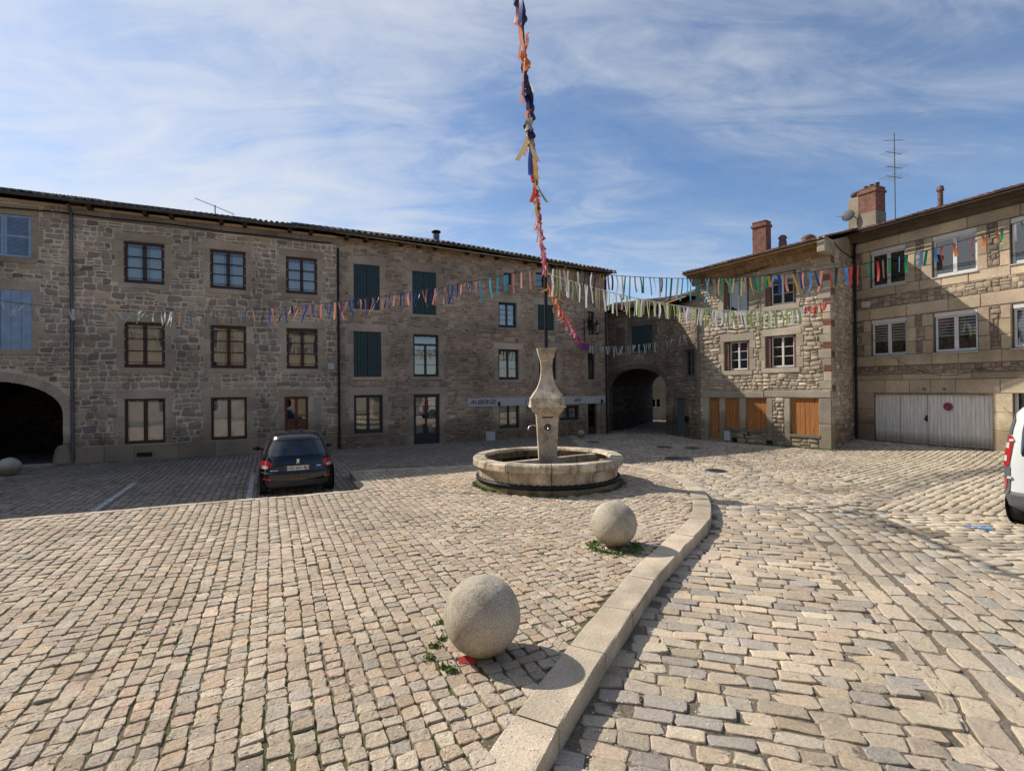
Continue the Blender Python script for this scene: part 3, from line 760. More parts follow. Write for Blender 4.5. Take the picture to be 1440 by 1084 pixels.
# ================================================================== HOUSE D (arched passage)
hD = house('gate_house', FD, 'stone gate house with a dark arched passage and one green shutter')
mb = MB(); ex = []
D0, D1 = -4.3, .10
archD = (-3.25, -.1, .02, 3.42)
opsD = [(-1.84, 4.34, -.68, 5.68)]
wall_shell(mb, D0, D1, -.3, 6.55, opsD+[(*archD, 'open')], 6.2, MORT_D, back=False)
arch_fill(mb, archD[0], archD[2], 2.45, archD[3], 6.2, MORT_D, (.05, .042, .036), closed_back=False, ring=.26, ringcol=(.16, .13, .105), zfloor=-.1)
mb.quad((D0, 6.2, 3.3), (D1, 6.2, 3.3), (D1, 6.2, 6.55), (D0, 6.2, 6.55), MORT_D)
dcx, dhw = (archD[0]+archD[2])/2, (archD[2]-archD[0])/2
ex += surround(mb, *opsD[0], (.18, .145, .115), jw=.2, lh=.25, sh=.15)
for a in ((-2.72, 4.33, -2.22, 5.66),): mb.box(a[0], -.012, a[1], a[2], .05, a[3], (.16, .115, .095), 0, .01); ex.append(a)
ex.append((archD[0]+.05, -1, archD[2]-.05, 2.45))
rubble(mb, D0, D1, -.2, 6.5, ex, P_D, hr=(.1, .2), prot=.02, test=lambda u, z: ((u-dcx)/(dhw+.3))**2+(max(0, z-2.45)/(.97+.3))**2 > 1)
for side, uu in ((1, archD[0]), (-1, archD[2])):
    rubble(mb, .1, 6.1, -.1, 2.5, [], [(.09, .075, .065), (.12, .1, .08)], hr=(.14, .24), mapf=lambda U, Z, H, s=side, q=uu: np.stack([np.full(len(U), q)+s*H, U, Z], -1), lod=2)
mb.build('wall', 'masonry', hD)
o = opsD[0]; c = (o[0]+o[2])/2
plank_leaf(hD, o[0]+.01, o[1]+.01, c-.004, o[3]-.01, 'green_paint', .05, 4); plank_leaf(hD, c+.004, o[1]+.01, o[2]-.01, o[3]-.01, 'green_paint', .05, 4)
roof(hD, D0, D1+.2, -.45, 3.2, lambda u: 6.62, rad(15), P_TILE, yb=6.4)
gutter(hD, D0+.9, D1, -.52, 6.55, mat='black_iron')

# ================================================================== HOUSE G (dark side wall with the grey door)
hG = house('stone_cottage', FG, 'narrow shaded stone cottage with a grey green door between arch and sunlit house')
mb = MB()
opsG = [(1.97, 2.88, 2.88, 4.15), (1.05, .10, 1.95, 1.85)]
wall_shell(mb, 0., 3.08, -.3, 6.45, opsG, 5.0, MORT_D)
ex = surround(mb, *opsG[0], (.20, .16, .13), jw=.13, lh=.22, sh=.16, lover=.12)+surround(mb, *opsG[1], (.20, .165, .135), jw=.24, lh=.26, sill=False)
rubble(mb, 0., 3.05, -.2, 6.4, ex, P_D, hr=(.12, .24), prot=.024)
mb.build('wall', 'masonry', hG)
roof(hG, -.15, 3.1, -.55, 2.7, lambda u: 6.62, rad(20), P_TILE, yb=5.2)
window(hG, *opsG[0], 'grey_green', rows=3, fw=.08, y=.1)
plank_leaf(hG, 1.06, .10, 1.94, 1.84, 'grey_green', .09, 5, 'door')
b_ = MB(); b_.box(2.10, -.12, .74, 2.36, -.01, 1.05, (.02, .02, .02), 0, .01)
bo = b_.build('mailbox', 'black_iron'); bo.location = (*FG.p, 0); bo.rotation_euler = (0, 0, FG.a); tag(bo, 'small black mailbox beside the grey green door', 'mailbox')

# ================================================================== HOUSE E (sunlit stone house)
hE = house('stone_house', FE, 'sunlit rough stone house with wooden ground floor shutters and a brick chimney')
mb = MB(); ex = []
E0 = -5.58
opsE = dict(w11=(-4.22, 5.62, -3.10, 6.98), w12=(-2.42, 5.68, -1.22, 7.0), w21=(-4.22, 3.10, -3.10, 4.36), w22=(-2.44, 3.15, -1.24, 4.45),
            door=(-4.98, .12, -4.48, 1.92), s1=(-4.22, .60, -3.58, 1.90), s2=(-3.30, .58, -2.42, 1.91), s3=(-1.48, .52, -.46, 1.93))
zE = lambda u: 7.72+u*.045
wall_shell(mb, E0, 0., -.2, 7.6, list(opsE.values()), 4.0, MORT_E, ztop=zE, sides=False)
mb.quad((E0, 0, -.2), (E0, 0, zE(E0)), (E0, 4, zE(E0)), (E0, 4, -.2), MORT_E)
DR_E = (.46, .39, .29)
for k in ('w11', 'w12', 'w21', 'w22'):
    ex += surround(mb, *opsE[k], DR_E, jw=.20, lh=.30 if k != 'w21' else .36, sh=.2, lover=.2)
# ground floor: long lintel beam, pillars
block(mb, -5.2, 1.93, -2.5, 2.22, (.38, .33, .26), -.05, .12, .02); block(mb, -2.5, 1.95, -.02, 2.25, (.40, .345, .27), -.05, .12, .02); ex.append((-5.3, 1.92, 0.0, 2.24))
for (a, c, b, d) in ((-5.22, 0, -4.99, 1.93), (-4.47, .1, -4.23, 1.93), (-3.57, .6, -3.31, 1.93), (-2.41, .0, -2.18, 1.93), (-1.72, .0, -1.49, 1.93), (-.45, .0, -.02, .95), (-.45, .95, -.02, 1.93)):
    block(mb, a, c, b, d, (.40, .345, .265), -.035, .1, .015); ex.append((a, c, b, d))
for (a, b, z) in ((-4.22, -2.42, .60), (-1.55, -.40, .52)): block(mb, a, z-.12, b, z, (.36, .32, .26), -.06, .14); ex.append((a, z-.12, b, z))
for k in ('door', 's1', 's2', 's3'): ex.append(opsE[k])
# brick and dressed quoins on the corner
z = 2.3; k = 0
while z < 7.5:
    if k % 3 == 2:
        for q in range(4): block(mb, -.30+.02*(q % 2), z+q*.06, -.0, z+q*.06+.055, (.26, .11, .07), -.018, .06, .005)
        ex.append((-.32, z, 0, z+.24)); z += .24
    else:
        w = (.45, .28)[k % 2]; h = random.uniform(.24, .36); block(mb, -w, z, 0, z+h, DR_E, -.02); ex.append((-w, z, 0, z+h)); z += h
    k += 1
rubble(mb, E0, 0, .0, 7.6, ex, P_E, hr=(.11, .21), wr=(1.0, 2.4), gap=.032, prot=.032, jit=.4, test=lambda u, z: z < zE(u)-.05, thin=.2)
# side wall (local frame of the side)
ms = MB()
ms.add([(0, 0, -.2), (3.6, 0, -.2), (3.6, 0, 7.85), (2.6, 0, 8.55), (0, 0, 7.85)], [(0, 1, 2, 3, 4)], MORT_E)
ex2 = []
z = .0; k = 0
while z < 7.4:
    w = (.28, .45)[k % 2]; h = random.uniform(.24, .4)
    if k % 4 == 3 and z > 2:
        for q in range(4): block(ms, 0, z+q*.06, .45, z+q*.06+.055, (.26, .11, .07), -.018, .06, .005)
        ex2.append((0, z, .46, z+.24)); z += .24
    else: block(ms, 0, z, w, z+h, DR_E, -.02); ex2.append((0, z, w, z+h)); z += h
    k += 1
rubble(ms, 0, 3.55, .0, 7.7, ex2, P_E, hr=(.12, .22), gap=.028, prot=.03, jit=.4)
block(mb, -.16, 7.30, .13, 7.86, DR_E, -.83, .86, .02)
mb.build('wall', 'masonry', hE)
so = ms.build('side_wall', 'masonry', hE); so.rotation_euler = (0, 0, FS.a-FE.a)
roof(hE, E0-.12, .14, -.85, 2.6, lambda u: 7.80+u*.045, rad(15.5), P_TILE+[(.27, .13, .085)], yb=4.0, under='soffit', gable=False, cove=.50)
gutter(hE, E0-.1, .12, -.90, lambda u: 7.76+u*.045, .045, mat='black_iron')
for k in ('w11', 'w12', 'w21', 'w22'):
    o = opsE[k]; window(hE, o[0]+.20, o[1]+.03, o[2]-.12, o[3]-.02, 'white_paint', y=.14, rows=3, fw=.05, mull=.08, mun=.025)
    for (a, b) in ((o[0]+.01, o[0]+.19), (o[2]-.11, o[2]-.01)):
        s_ = MB(); s_.box(a, .05, o[1]+.03, b, .10, o[3]-.02, (.2, .1, .1), 0, .006); s_.build('shutter', 'red_brown', hE)
o = opsE['door']; d = MB(); d.box(o[0], .10, o[1], o[2], .14, o[3], (.3, .3, .3), 0, .005)
for (a, c, b, e) in ((o[0]+.08, .30, o[0]+.24, .85), (o[2]-.24, .30, o[2]-.08, .85), (o[0]+.08, 1.0, o[0]+.24, 1.8), (o[2]-.24, 1.0, o[2]-.08, 1.8)): d.box(a, .085, c, b, .11, e, (.3, .3, .3), 0, .01)
dd = d.build('door', 'pine', hE); p = MB(); p.tube([(o[2]-.05, .06, 1.0), (o[2]-.05, .06, 1.12)], .012, 6); p.build('handle', 'steel', dd)
for k, n in (('s1', 4), ('s2', 6), ('s3', 2)):
    o = opsE[k]
    if n == 2:
        c = (o[0]+o[2])/2; plank_leaf(hE, o[0], o[1], c-.004, o[3], 'pine', .06, 3); plank_leaf(hE, c+.004, o[1], o[2], o[3], 'pine', .06, 3)
    else: plank_leaf(hE, o[0], o[1], o[2], o[3], 'pine', .07, n)
b_ = MB(); b_.box(-4.24, -.08, .06, -3.97, -.01, .48, (.5, .5, .5), 0, .008); b_.build('meter_box', 'sign_white', hE)
b_ = MB(); b_.box(-3.45, -.02, .08, -3.12, .02, .50, (.14, .09, .08), 0, .005); b_.build('wall_hatch', 'rafter', hE)
for u in (-3.78, -2.30): b_ = MB(); b_.box(u-.11, -.055, .02, u+.11, .0, .20, (.02, .02, .02)); b_.build('vent_grille', 'black_iron', hE)
def chimney(parent, u, y, z0, z1, w, d, mat='brick', cap=True, name='chimney'):
    c = MB(); c.box(u-w/2, y-d/2, z0, u+w/2, y+d/2, z1, (.3, .2, .15)); o = c.build(name, mat, parent)
    if cap:
        c = MB(); c.box(u-w/2-.05, y-d/2-.05, z1-.22, u+w/2+.05, y+d/2+.05, z1-.10, (.25, .12, .09), 0, .01); c.box(u-w/2-.02, y-d/2-.02, z1, u+w/2+.02, y+d/2+.02, z1+.05, (.2, .15, .12), 0, .02)
        c.build('chimney_cap', 'brick', o)
    return o
chimney(hE, -3.7, 2.5, 8.2, 9.95, .62, .5)
# clay pots behind it
for (u, y, h, r) in ((-2.9, 2.8, 9.25, .17), (-1.75, 2.6, 8.95, .26)):
    c = MB(); c.lathe([(r*1.1, 8.4), (r, h-.3), (r*.8, h-.2), (r*1.15, h-.12), (r*.6, h), (0, h+.03)], (u, y, 0), 10, (.16, .12, .10)); c.build('chimney_pot', 'tiles', hE)

# ================================================================== HOUSE F (garage)
hF = house('stone_house', FF, 'tall dressed stone house with white framed windows over a wide garage door')
mb = MB(); ex = []
F0, F1 = -2.6, 12.0
opsF = dict(w11=(-.04, 6.60, 1.34, 8.22), w12=(2.25, 6.60, 3.68, 8.22), w13=(4.60, 6.60, 6.00, 8.22), w14=(7.2, 6.6, 8.6, 8.22), w21=(-.04, 3.66, 1.34, 5.22), w22=(2.28, 3.66, 3.66, 5.22), w23=(4.62, 3.66, 6.00, 5.22), w24=(7.2, 3.66, 8.6, 5.22),
            gar=(.04, -.05, 4.05, 2.03), w33=(4.62, .05, 5.75, 2.30))
wall_shell(mb, F0, F1, -.3, 9.1, list(opsF.values()), 7, MORT_F)
DR_F = (.48, .38, .265)
def row_blocks(u0, u1, z0, z1, col, wr=(.7, 1.7), y=-.02):
    u = u0
    while u < u1-.02:
        w = random.uniform(*wr)
        if u1-u-w < .35: w = u1-u
        block(mb, u, z0, u+w, z1, col, y, .08, .014, .13, .011); u += w
    ex.append((u0, z0, u1, z1))
for z0, z1 in ((6.60, 8.22), (3.66, 5.22)):
    pass
row_blocks(F0, F1, 2.08, 2.62, DR_F); row_blocks(F0, F1, 2.62, 2.86, (.42, .335, .24), (.9, 2.2))
row_blocks(F0, F1, 3.22, 3.66, DR_F); row_blocks(F0, F1, 5.24, 5.72, DR_F); row_blocks(F0, F1, 6.22, 6.60, DR_F); row_blocks(F0, F1, 8.24, 8.66, DR_F, (1.2, 2.4))
for (za, zb) in ((3.66, 5.22), (6.60, 8.22)):
    jb = [(-2.6, -.04), (1.34, 2.27), (3.67, 4.61), (6.0, 7.2), (8.6, 12.0)]
    for (a, b) in jb:
        for (p0, p1) in ((a, a+.30), (b-.30, b)):
            zz = za
            for h in (.52, .56, .48):
                h2 = h*(zb-za)/1.56; w_ = random.uniform(-.05, .10)
                q0, q1 = (p0, p1+max(0, w_)) if p0 == a else (p0-max(0, w_), p1)
                block(mb, q0, zz, q1, zz+h2, DR_F, -.02, .08, .014, .13, .011); ex.append((q0, zz, q1, zz+h2)); zz += h2
for (a, b) in ((F0, .04), (4.05, 4.62), (5.75, 7.4), (7.4, 12.0)):
    for (za, zb) in ((-.1, .75), (.75, 1.4), (1.4, 2.08)): block(mb, a, za, b, zb, (.44, .35, .25), -.02, .08, .012); ex.append((a, za, b, zb))
for o in opsF.values(): ex.append(o)
rubble(mb, F0, F1, .0, 9.05, ex, P_F, hr=(.15, .25), wr=(.8, 1.6), gap=.02, prot=.022)
mb.build('wall', 'masonry', hF)
roof(hF, -.95, F1+.2, -.80, 4.0, lambda u: 9.05, rad(16), P_TILE, yb=7.4, under='rafter', cove=.40)
gutter(hF, F0, F1, -.88, 9.0, .06, mat='black_iron')
for k in ('w11', 'w12', 'w13', 'w14', 'w21', 'w22', 'w23', 'w24'):
    o = opsF[k]; w = window(hF, o[0]+.02, o[1]+.02, o[2]-.02, o[3]-.16, 'white_paint', y=.10, rows=1, fw=.075, mull=.13)
    b_ = MB(); b_.box(o[0]+.01, .03, o[3]-.17, o[2]-.01, .18, o[3]-.005, (.6, .6, .6), 0, .008); b_.build('shutter_box', 'white_paint', w)
    b_ = MB(); b_.box(o[0]-.03, -.07, o[1]-.05, o[2]+.03, .12, o[1]-.004, (.6, .6, .6), 0, .01); b_.build('sill', 'sign_white', w)
    if k[1] == '1':
        b_ = MB()
        for zz in (.30, .38): b_.tube([(o[0]+.01, .04, o[1]+zz), (o[2]-.01, .04, o[1]+zz)], .010, 6)
        b_.build('rail', 'black_iron', w)
    else:
        b_ = MB(); c = (o[0]+o[2])/2
        for (a, b) in ((o[0]+.10, c-.07), (c+.07, o[2]-.10)):
            for q in range(7): b_.box(a, .17, o[1]+.62+q*.115, b, .175, o[1]+.685+q*.115, (.6, .6, .6))
        b_.build('blind', 'white_net', w)
gd = MB(); o = opsF['gar']; n = 30; w_ = (o[2]-o[0])/n
for k in range(n): gd.box(o[0]+k*w_+.004, .10+random.uniform(0, .006), .02+random.uniform(0, .02), o[0]+(k+1)*w_-.004, .13, o[3]-.01, (.5, .5, .5), 0, .006)
gd.box(o[0], .125, .05, o[2], .14, o[3], (.05, .05, .05))
gdo = gd.build('garage_door', 'aged_white', hF)
h_ = MB(); h_.box(1.93, .05, .95, 1.98, .10, 1.20, (.02, .02, .02), 0, .008); h_.box(1.87, .055, 1.02, 1.93, .10, 1.08, (.02, .02, .02), 0, .006); h_.build('handle', 'black_iron', gdo)
h_ = MB(); h_.box(1.985, .093, .03, 2.0, .10, 2.0, (.02, .02, .02)); h_.box(1.02, .093, .03, 1.032, .10, 2.0, (.02, .02, .02)); h_.build('leaf_gap', 'ink', gdo)
ns = empty('no_parking_sign', FF.w(2.68, .08, 1.56), FF.a, 'round red and blue no parking sign on the white garage door', 'sign')
def disc(r0, r1, y, n=28):
    m = MB(); th = np.arange(n)*2*PI/n
    if r0 > 0:
        m.grid(np.stack([np.stack([r*np.cos(th), np.full(n, y), r*np.sin(th)], -1) for r in (r0, r1)]), smooth=False, closed=True)
    else: m.add(np.stack([r1*np.cos(th), np.full(n, y), r1*np.sin(th)], -1), [tuple(range(n))])
    return m
disc(0, .15, -.004).build('disc', 'sign_blue', ns); disc(.105, .15, -.010).build('red_ring', 'sign_red', ns)
m = MB(); m.box(-.11, -.012, -.018, .11, -.007, .018, T=lambda V: np.stack([V[:, 0]*.707-V[:, 2]*.707, V[:, 1], V[:, 0]*.707+V[:, 2]*.707], -1)); m.build('red_bar', 'sign_red', ns)
for (u, lb) in ((1.95, 'left'), (2.62, 'right')):
    pl = MB(); pl.box(-.055, -.012, -.04, .055, 0, .04, (.1, .1, .3), 0, .004)
    po = pl.build('number_plate', 'plate_blue'); po.location = FF.w(u, -.03, 2.24); po.rotation_euler = (0, 0, FF.a)
    tag(po, 'small blue house number plate above the garage door, %s one of the two' % lb, 'house number')
b_ = MB(); b_.box(-.34, -.14, 5.80, -.03, -.02, 6.06, (.6, .6, .6), 0, .012); b_.build('junction_box', 'sign_white', hF)
w33 = window(hF, *opsF['w33'], 'white_paint', y=.12, rows=2, fw=.09, name='door')
p_ = pipe(hF, -.62, .05, 9.0, y=-.12, r=.05, mat='black_iron')
chimney(hF, -.85, 1.6, 9.3, 11.45, .74, .72)
c = MB(); c.box(-1.25, 1.22, 9.2, -.45, 1.98, 10.35, (.30, .25, .19), 0, .02); c.build('chimney_base', 'masonry', hF)
c = MB(); c.box(-1.75, 1.3, 9.2, -1.25, 2.0, 11.25, (.30, .25, .19), 0, .02); cc = c.build('chimney', 'masonry', hF, 'square rendered stone flue beside the brick one')
c = MB(); c.lathe([(.20, 11.25), (.22, 11.38), (.30, 11.42), (.26, 11.55), (0, 11.6)], (-1.5, 1.65, 0), 10, (.08, .07, .06)); c.build('chimney_pot', 'tiles', cc)
for q in range(3):
    c = MB(); c.lathe([(.09, 11.5), (.08, 11.65), (.11, 11.68), (0, 11.72)], (-1.1+q*.25, 1.6, 0), 8, (.1, .08, .07)); c.build('chimney_pot', 'tiles', cc)
dsh = empty('satellite_dish', FF.w(-1.55, .95, 10.4), FF.a, 'round grey satellite dish on the tall chimney', 'satellite dish')
m = MB(); m.lathe([(0, .06), (.12, .045), (.21, .015), (.26, -.02)], n=20); dd = m.build('dish', 'grey_dish', dsh); dd.rotation_euler = (rad(75), 0, rad(15))
m = MB(); m.tube([(0, 0, 0), (.1, .35, -.05)], .02, 6); m.tube([(0, 0, -.05), (-.35, -.25, .03)], .01, 5); m.build('dish_arm', 'zinc', dsh)
yagi('tall television aerial with several cross elements beside the brick chimney', FF.w(.12, 1.6, 9.6), .35, 3.75, 3.45, 1.1, .1, 7, second=(2.9, 2.3, 1.9))
c = MB(); c.tube([(0, 0, 0), (0, 0, .75)], .09, 10); c.lathe([(.13, .62), (.10, .80), (0, .84)], n=10); fl = c.build('roof_vent_pipe', 'red_brown'); fl.location = FF.w(1.35, 2.6, 10.1); tag(fl, 'short dark vent pipe on the garage house roof', 'vent pipe')

# ================================================================== distant house beyond the arch, houses behind the square
fh = Frame(8.0, 36.0, -12)
hH = house('rendered_house', fh, 'pale rendered house seen through the arched passage')
mb = MB(); opsH = [(1.55, .95, 2.5, 1.62), (1.55, 2.55, 2.1, 3.4), (4.0, .95, 4.9, 1.9), (4, 3.2, 4.9, 4.6)]
wall_shell(mb, -3, 7, -.2, 5.3, opsH, 5, (.45, .38, .28))
mb.build('wall', 'render', hH)
for o in opsH: window(hH, *o, 'white_paint', rows=1, cols=3 if o[1] < 1 else 2, y=.08)
roof(hH, -3.2, 7.2, -.4, 2.5, lambda u: 5.35, rad(18), P_TILE, yb=5.3)
# facade on the near side of the square (behind the viewpoint)
fo = Frame(16, -9.5, 180+4)
hO = house('rendered_house', fo, 'long beige house closing the square behind the viewpoint')
mb = MB(); opsO = [(2+3.4*i, z0, 3.1+3.4*i, z0+1.5) for i in range(9) for z0 in (.7, 3.6, 6.4)]
wall_shell(mb, 0, 34, -.2, 9.0, opsO, 7, (.52, .43, .33))
mb.build('wall', 'render', hO)
for o in opsO: window(hO, *o, 'white_paint', rows=2, y=.08)
roof(hO, -.3, 34.3, -.5, 3.6, lambda u: 9.1, rad(18), P_TILE, per=.3, yb=7.4)

hW = house('rendered_house', Frame(-28, -12, 90), 'long plain house on the left side of the square, outside the picture')
mb = MB(); opsW = [(2+3.4*i, z0, 3.1+3.4*i, z0+1.5) for i in range(6) for z0 in (.7, 3.9, 7.1, 10.3)]
wall_shell(mb, 0, 23, -.2, 13.5, opsW, 7, (.26, .21, .16)); hW.rotation_euler = (0, 0, rad(90))
mb.build('wall', 'render', hW)
for o in opsW: window(hW, *o, 'white_paint', rows=2, y=.08)
roof(hW, -.3, 23.3, -.5, 3.6, lambda u: 13.6, rad(18), P_TILE, per=.3, yb=7.4)

# ================================================================== GROUND
PZ = .16
def inpoly(x, y, poly):
    x = np.asarray(x); y = np.asarray(y); ins = np.zeros(x.shape, bool); n = len(poly)
    for i in range(n):
        x0, y0 = poly[i]; x1, y1 = poly[(i+1) % n]
        c = ((y0 > y) != (y1 > y)) & (x < (x1-x0)*(y-y0)/((y1-y0) or 1e-9)+x0); ins ^= c
    return ins
def smooth_curve(P, n=10):
    P = [W(p) for p in P]; out = []
    for i in range(len(P)-1):
        p0 = P[max(i-1, 0)]; p1 = P[i]; p2 = P[i+1]; p3 = P[min(i+2, len(P)-1)]
        for k in range(n):
            t = k/n; out.append(.5*((2*p1)+(-p0+p2)*t+(2*p0-5*p1+4*p2-p3)*t*t+(-p0+3*p1-3*p2+p3)*t**3))
    out.append(P[-1]); return W(out)
KO = smooth_curve([(-1.9, -1.5), (-1.15, .2), (-.35, 2.0), (.10, 3.0), (.40, 3.62), (1.05, 4.85), (1.78, 6.17), (2.48, 7.27), (3.38, 8.70), (3.93, 10.1), (4.25, 11.5), (4.30, 12.9), (4.02, 14.1), (3.3, 15.1), (2.3, 15.6), (1.0, 15.75), (-.4, 15.4), (-1.6, 15.0), (-4.60, 14.2)], 8)
def offset(Pc, d):
    t = np.gradient(Pc, axis=0); t /= np.linalg.norm(t, axis=1)[:, None]; nrm = np.stack([-t[:, 1], t[:, 0]], -1)
    return Pc+nrm*d
KI = offset(KO, .33)
LE = [(-4.60, 14.2), (-3.42, 11.55), (-5.51, 10.72), (-7.63, 9.86), (-9.6, 9.05), (-15, 6.6)]
plaza_poly = [tuple(p) for p in KI]+LE[1:]+[(-15, -6), (-3.2, -6)]
outer_poly = [tuple(p) for p in KO]+LE[1:]+[(-15, -6), (-3.2, -6)]
def sheet(name, poly, z, mat, kind='structure'):
    import bmesh
    bm = bmesh.new(); vs = [bm.verts.new((x, y, z)) for x, y in poly]; f = bm.faces.new(vs); bm.normal_update()
    if f.normal.z < 0: bmesh.ops.reverse_faces(bm, faces=[f])
    bmesh.ops.triangulate(bm, faces=bm.faces[:])
    me = bpy.data.meshes.new(name); bm.to_mesh(me); bm.free(); me.materials.append(M[mat])
    o = bpy.data.objects.new(name, me); COL.objects.link(o); o['kind'] = kind; return o
g = MB(); g.quad((-900, -900, -.016), (900, -900, -.016), (900, 900, -.016), (-900, 900, -.016)); gg = g.build('ground', 'bed_road'); gg['kind'] = 'structure'
g = MB(); gx_, gy_ = np.meshgrid(np.linspace(8, 26, 60), np.linspace(8, 32, 80), indexing='ij'); g.grid(np.stack([gx_, gy_, -.0145+rise(gx_, gy_)], -1)); gg = g.build('ground_rise', 'bed_road'); gg['kind'] = 'structure'
bed = sheet('plaza_bed', outer_poly[:-2]+[(-15, -6), (-3.2, -6)], PZ-.017, 'bed_plaza')

P_SETT = [(0.513, 0.412, 0.296), (0.485, 0.389, 0.284), (0.542, 0.440, 0.322), (0.495, 0.381, 0.263), (0.532, 0.399, 0.280), (0.465, 0.389, 0.301), (0.551, 0.453, 0.334)]
P_ROAD = [(0.513, 0.416, 0.298), (0.484, 0.389, 0.276), (0.532, 0.435, 0.311), (0.455, 0.374, 0.280), (0.416, 0.356, 0.284), (0.522, 0.406, 0.280), (0.552, 0.453, 0.327), (0.387, 0.337, 0.276)]
def ground_map(z0):
    return lambda U, V, H: np.stack([U, V, z0+H+.003*np.sin(U*1.3+V*.7)+rise(U, V)], -1)
def sett_field(mb, x0, x1, y0, y1, ang, ch, wr, test, palette, z0, gap, prot, mat=0, org=(0, 0), jit=.3, near=8.5, wave=.0, stain=None, gx=None, rot=.035):
    """rows of setts: rows run along 'ang'; ch = row height; wr = stone length range"""
    ca, sa = math.cos(ang), math.sin(ang)
    cor = W([(x, y) for x in (x0, x1) for y in (y0, y1)])-W(org)
    R = cor[:, 0]*ca+cor[:, 1]*sa; T = -cor[:, 0]*sa+cor[:, 1]*ca
    Cn = []; Hn = []; t = T.min()
    while t < T.max():
        h = ch*random.uniform(.9, 1.1); nn = int((R.max()-R.min())/(sum(wr)/2)*1.15)+4
        ws = rng.uniform(wr[0], wr[1], nn); r = R.min()+np.cumsum(ws)-random.uniform(0, wr[1])
        cx = r-ws/2
        tt = t+h/2+wave*np.sin(cx*.55+t*.3)+.35*wave*np.sin(cx*2.1+t*5)
        X = org[0]+cx*ca-tt*sa; Y = org[1]+cx*sa+tt*ca
        ok = (X > x0) & (X < x1) & (Y > y0) & (Y < y1) & test(X, Y)
        Cn.append(np.stack([X[ok], Y[ok]], -1)); Hn.append(np.stack([ws[ok]/2-(gx or gap)/2, np.full(ok.sum(), h/2-gap/2)], -1)); t += h
    Cn = np.concatenate(Cn); Hn = np.concatenate(Hn)
    # drop what the viewpoint can never see (far off both sides)
    d = np.hypot(Cn[:, 0], Cn[:, 1]); vis = (np.abs(Cn[:, 0]) < (Cn[:, 1]+4)*1.35+2.0); Cn = Cn[vis]; Hn = Hn[vis]; d = d[vis]
    col = pal(palette, len(Cn), .085)
    if stain is not None: col = stain(Cn, col)
    for lod, m_ in ((0, d < near), (1, (d >= near) & (d < 17)), (2, d >= 17)):
        if m_.sum() == 0: continue
        mb.stones(Cn[m_], Hn[m_], ang+rng.normal(0, rot, m_.sum()), col[m_], lod, ground_map(z0), prot*rng.uniform(.7, 1.2, m_.sum()), jit if lod < 2 else jit*.5, mat, base=-.03, tilt=.035 if lod < 2 else .02, hj=.0035)
aL = rad(25.7)
pz = MB()
in_pl = lambda X, Y: inpoly(X, Y, plaza_poly) & (np.hypot(X-.85, Y-12.4) > 1.78) & (Y > -2.2)
sett_field(pz, -14, 5, -2.2, 16.2, aL+PI/2, .148, (.105, .160), in_pl, P_SETT, PZ-.018, .016, .016, jit=.19, near=8.5, wave=.012, gx=.009, rot=.028)
po = pz.build('plaza_paving', 'setts'); po['kind'] = 'structure'
# kerb stones
kb = MB()
def kerb_run(Pc, width, lens, ztop, col, z0=-.1, side=1):
    d = np.concatenate([[0], np.cumsum(np.linalg.norm(np.diff(Pc, axis=0), axis=1))]); s = 0
    q = offset(Pc, width*side)
    def at(C, x): return W([np.interp(x, d, C[:, 0]), np.interp(x, d, C[:, 1])])
    while s < d[-1]-.15:
        L = min(random.uniform(*lens), d[-1]-s); m = 4; sl = np.linspace(s+.007, s+L-.007, m+1); b = .016
        col_ = np.clip(W(col)*(1+rng.normal(0, .07)), 0, .8); zt = ztop+random.uniform(-.004, .004)
        rows = []
        for x in sl:
            a, c = at(Pc, x), at(q, x); n_ = (c-a)/np.linalg.norm(c-a)
            rows.append([(*a, z0), (*a, zt-b), (*(a+n_*b*.35), zt-b*.3), (*(a+n_*b), zt), (*(c-n_*b), zt), (*(c-n_*.3*b), zt-b*.3), (*c, zt-b), (*c, z0)])
        rows = W(rows)+rng.normal(0, .0022, W(rows).shape); kb.grid(rows, col_, 0, False)
        kb.add(rows[0], [tuple(range(8))], col_); kb.add(rows[-1], [tuple(range(8))[::-1]], col_); s += L
kerb_run(KO, .33, (.8, 1.25), PZ+.008, (.56, .46, .335))
kerb_run(W([LE[0], LE[1]]), .22, (.7, 1.), PZ+.004, (.44, .37, .28))
kerb_run(W([LE[1], LE[2], LE[3], LE[4], LE[5]]), .16, (.8, 1.3), PZ+.006, (.55, .46, .35), side=1)
ko = kb.build('kerb', 'granite'); ko['kind'] = 'structure'

# channel line of slabs on the right
CH = smooth_curve([(2.2, -2.0), (2.75, 1.0), (3.12, 3.2), (3.45, 3.95), (3.75, 4.75), (4.0, 5.5), (4.25, 6.3), (4.55, 7.2), (4.85, 8.0), (5.15, 9.3), (5.25, 10.4), (5.1, 12.)], 8)
def chan_side(X, Y, off):
    """signed distance to the right of the channel line"""
    xi = np.interp(Y, CH[:, 1], CH[:, 0], right=-99); return X-xi-off
PIPE = lambda X, Y: np.where(Y < 12., chan_side(X, Y, 0), 1.)
def road_ok(X, Y):
    a = ~inpoly(X, Y, outer_poly)
    return a
def stain(Cn, col):
    X, Y = Cn[:, 0], Cn[:, 1]
    def seg(a, b, w):
        a = W(a); b = W(b); d = b-a; t = np.clip(((Cn-a)@d)/(d@d), 0, 1); q = a+t[:, None]*d
        return np.exp(-(np.hypot(*(Cn-q).T)/w)**2)
    dk = .38*seg((6.0, 8.9), (8.2, 7.0), .22)+.35*seg((5.9, 9.6), (6.9, 8.4), .2)+.35*seg((7.2, 11.6), (13.0, 14.2), .3)+.2*seg((9, 18.5), (13, 19), .5)
    return col*(1-np.clip(dk, 0, .6))[:, None]
rd = MB()
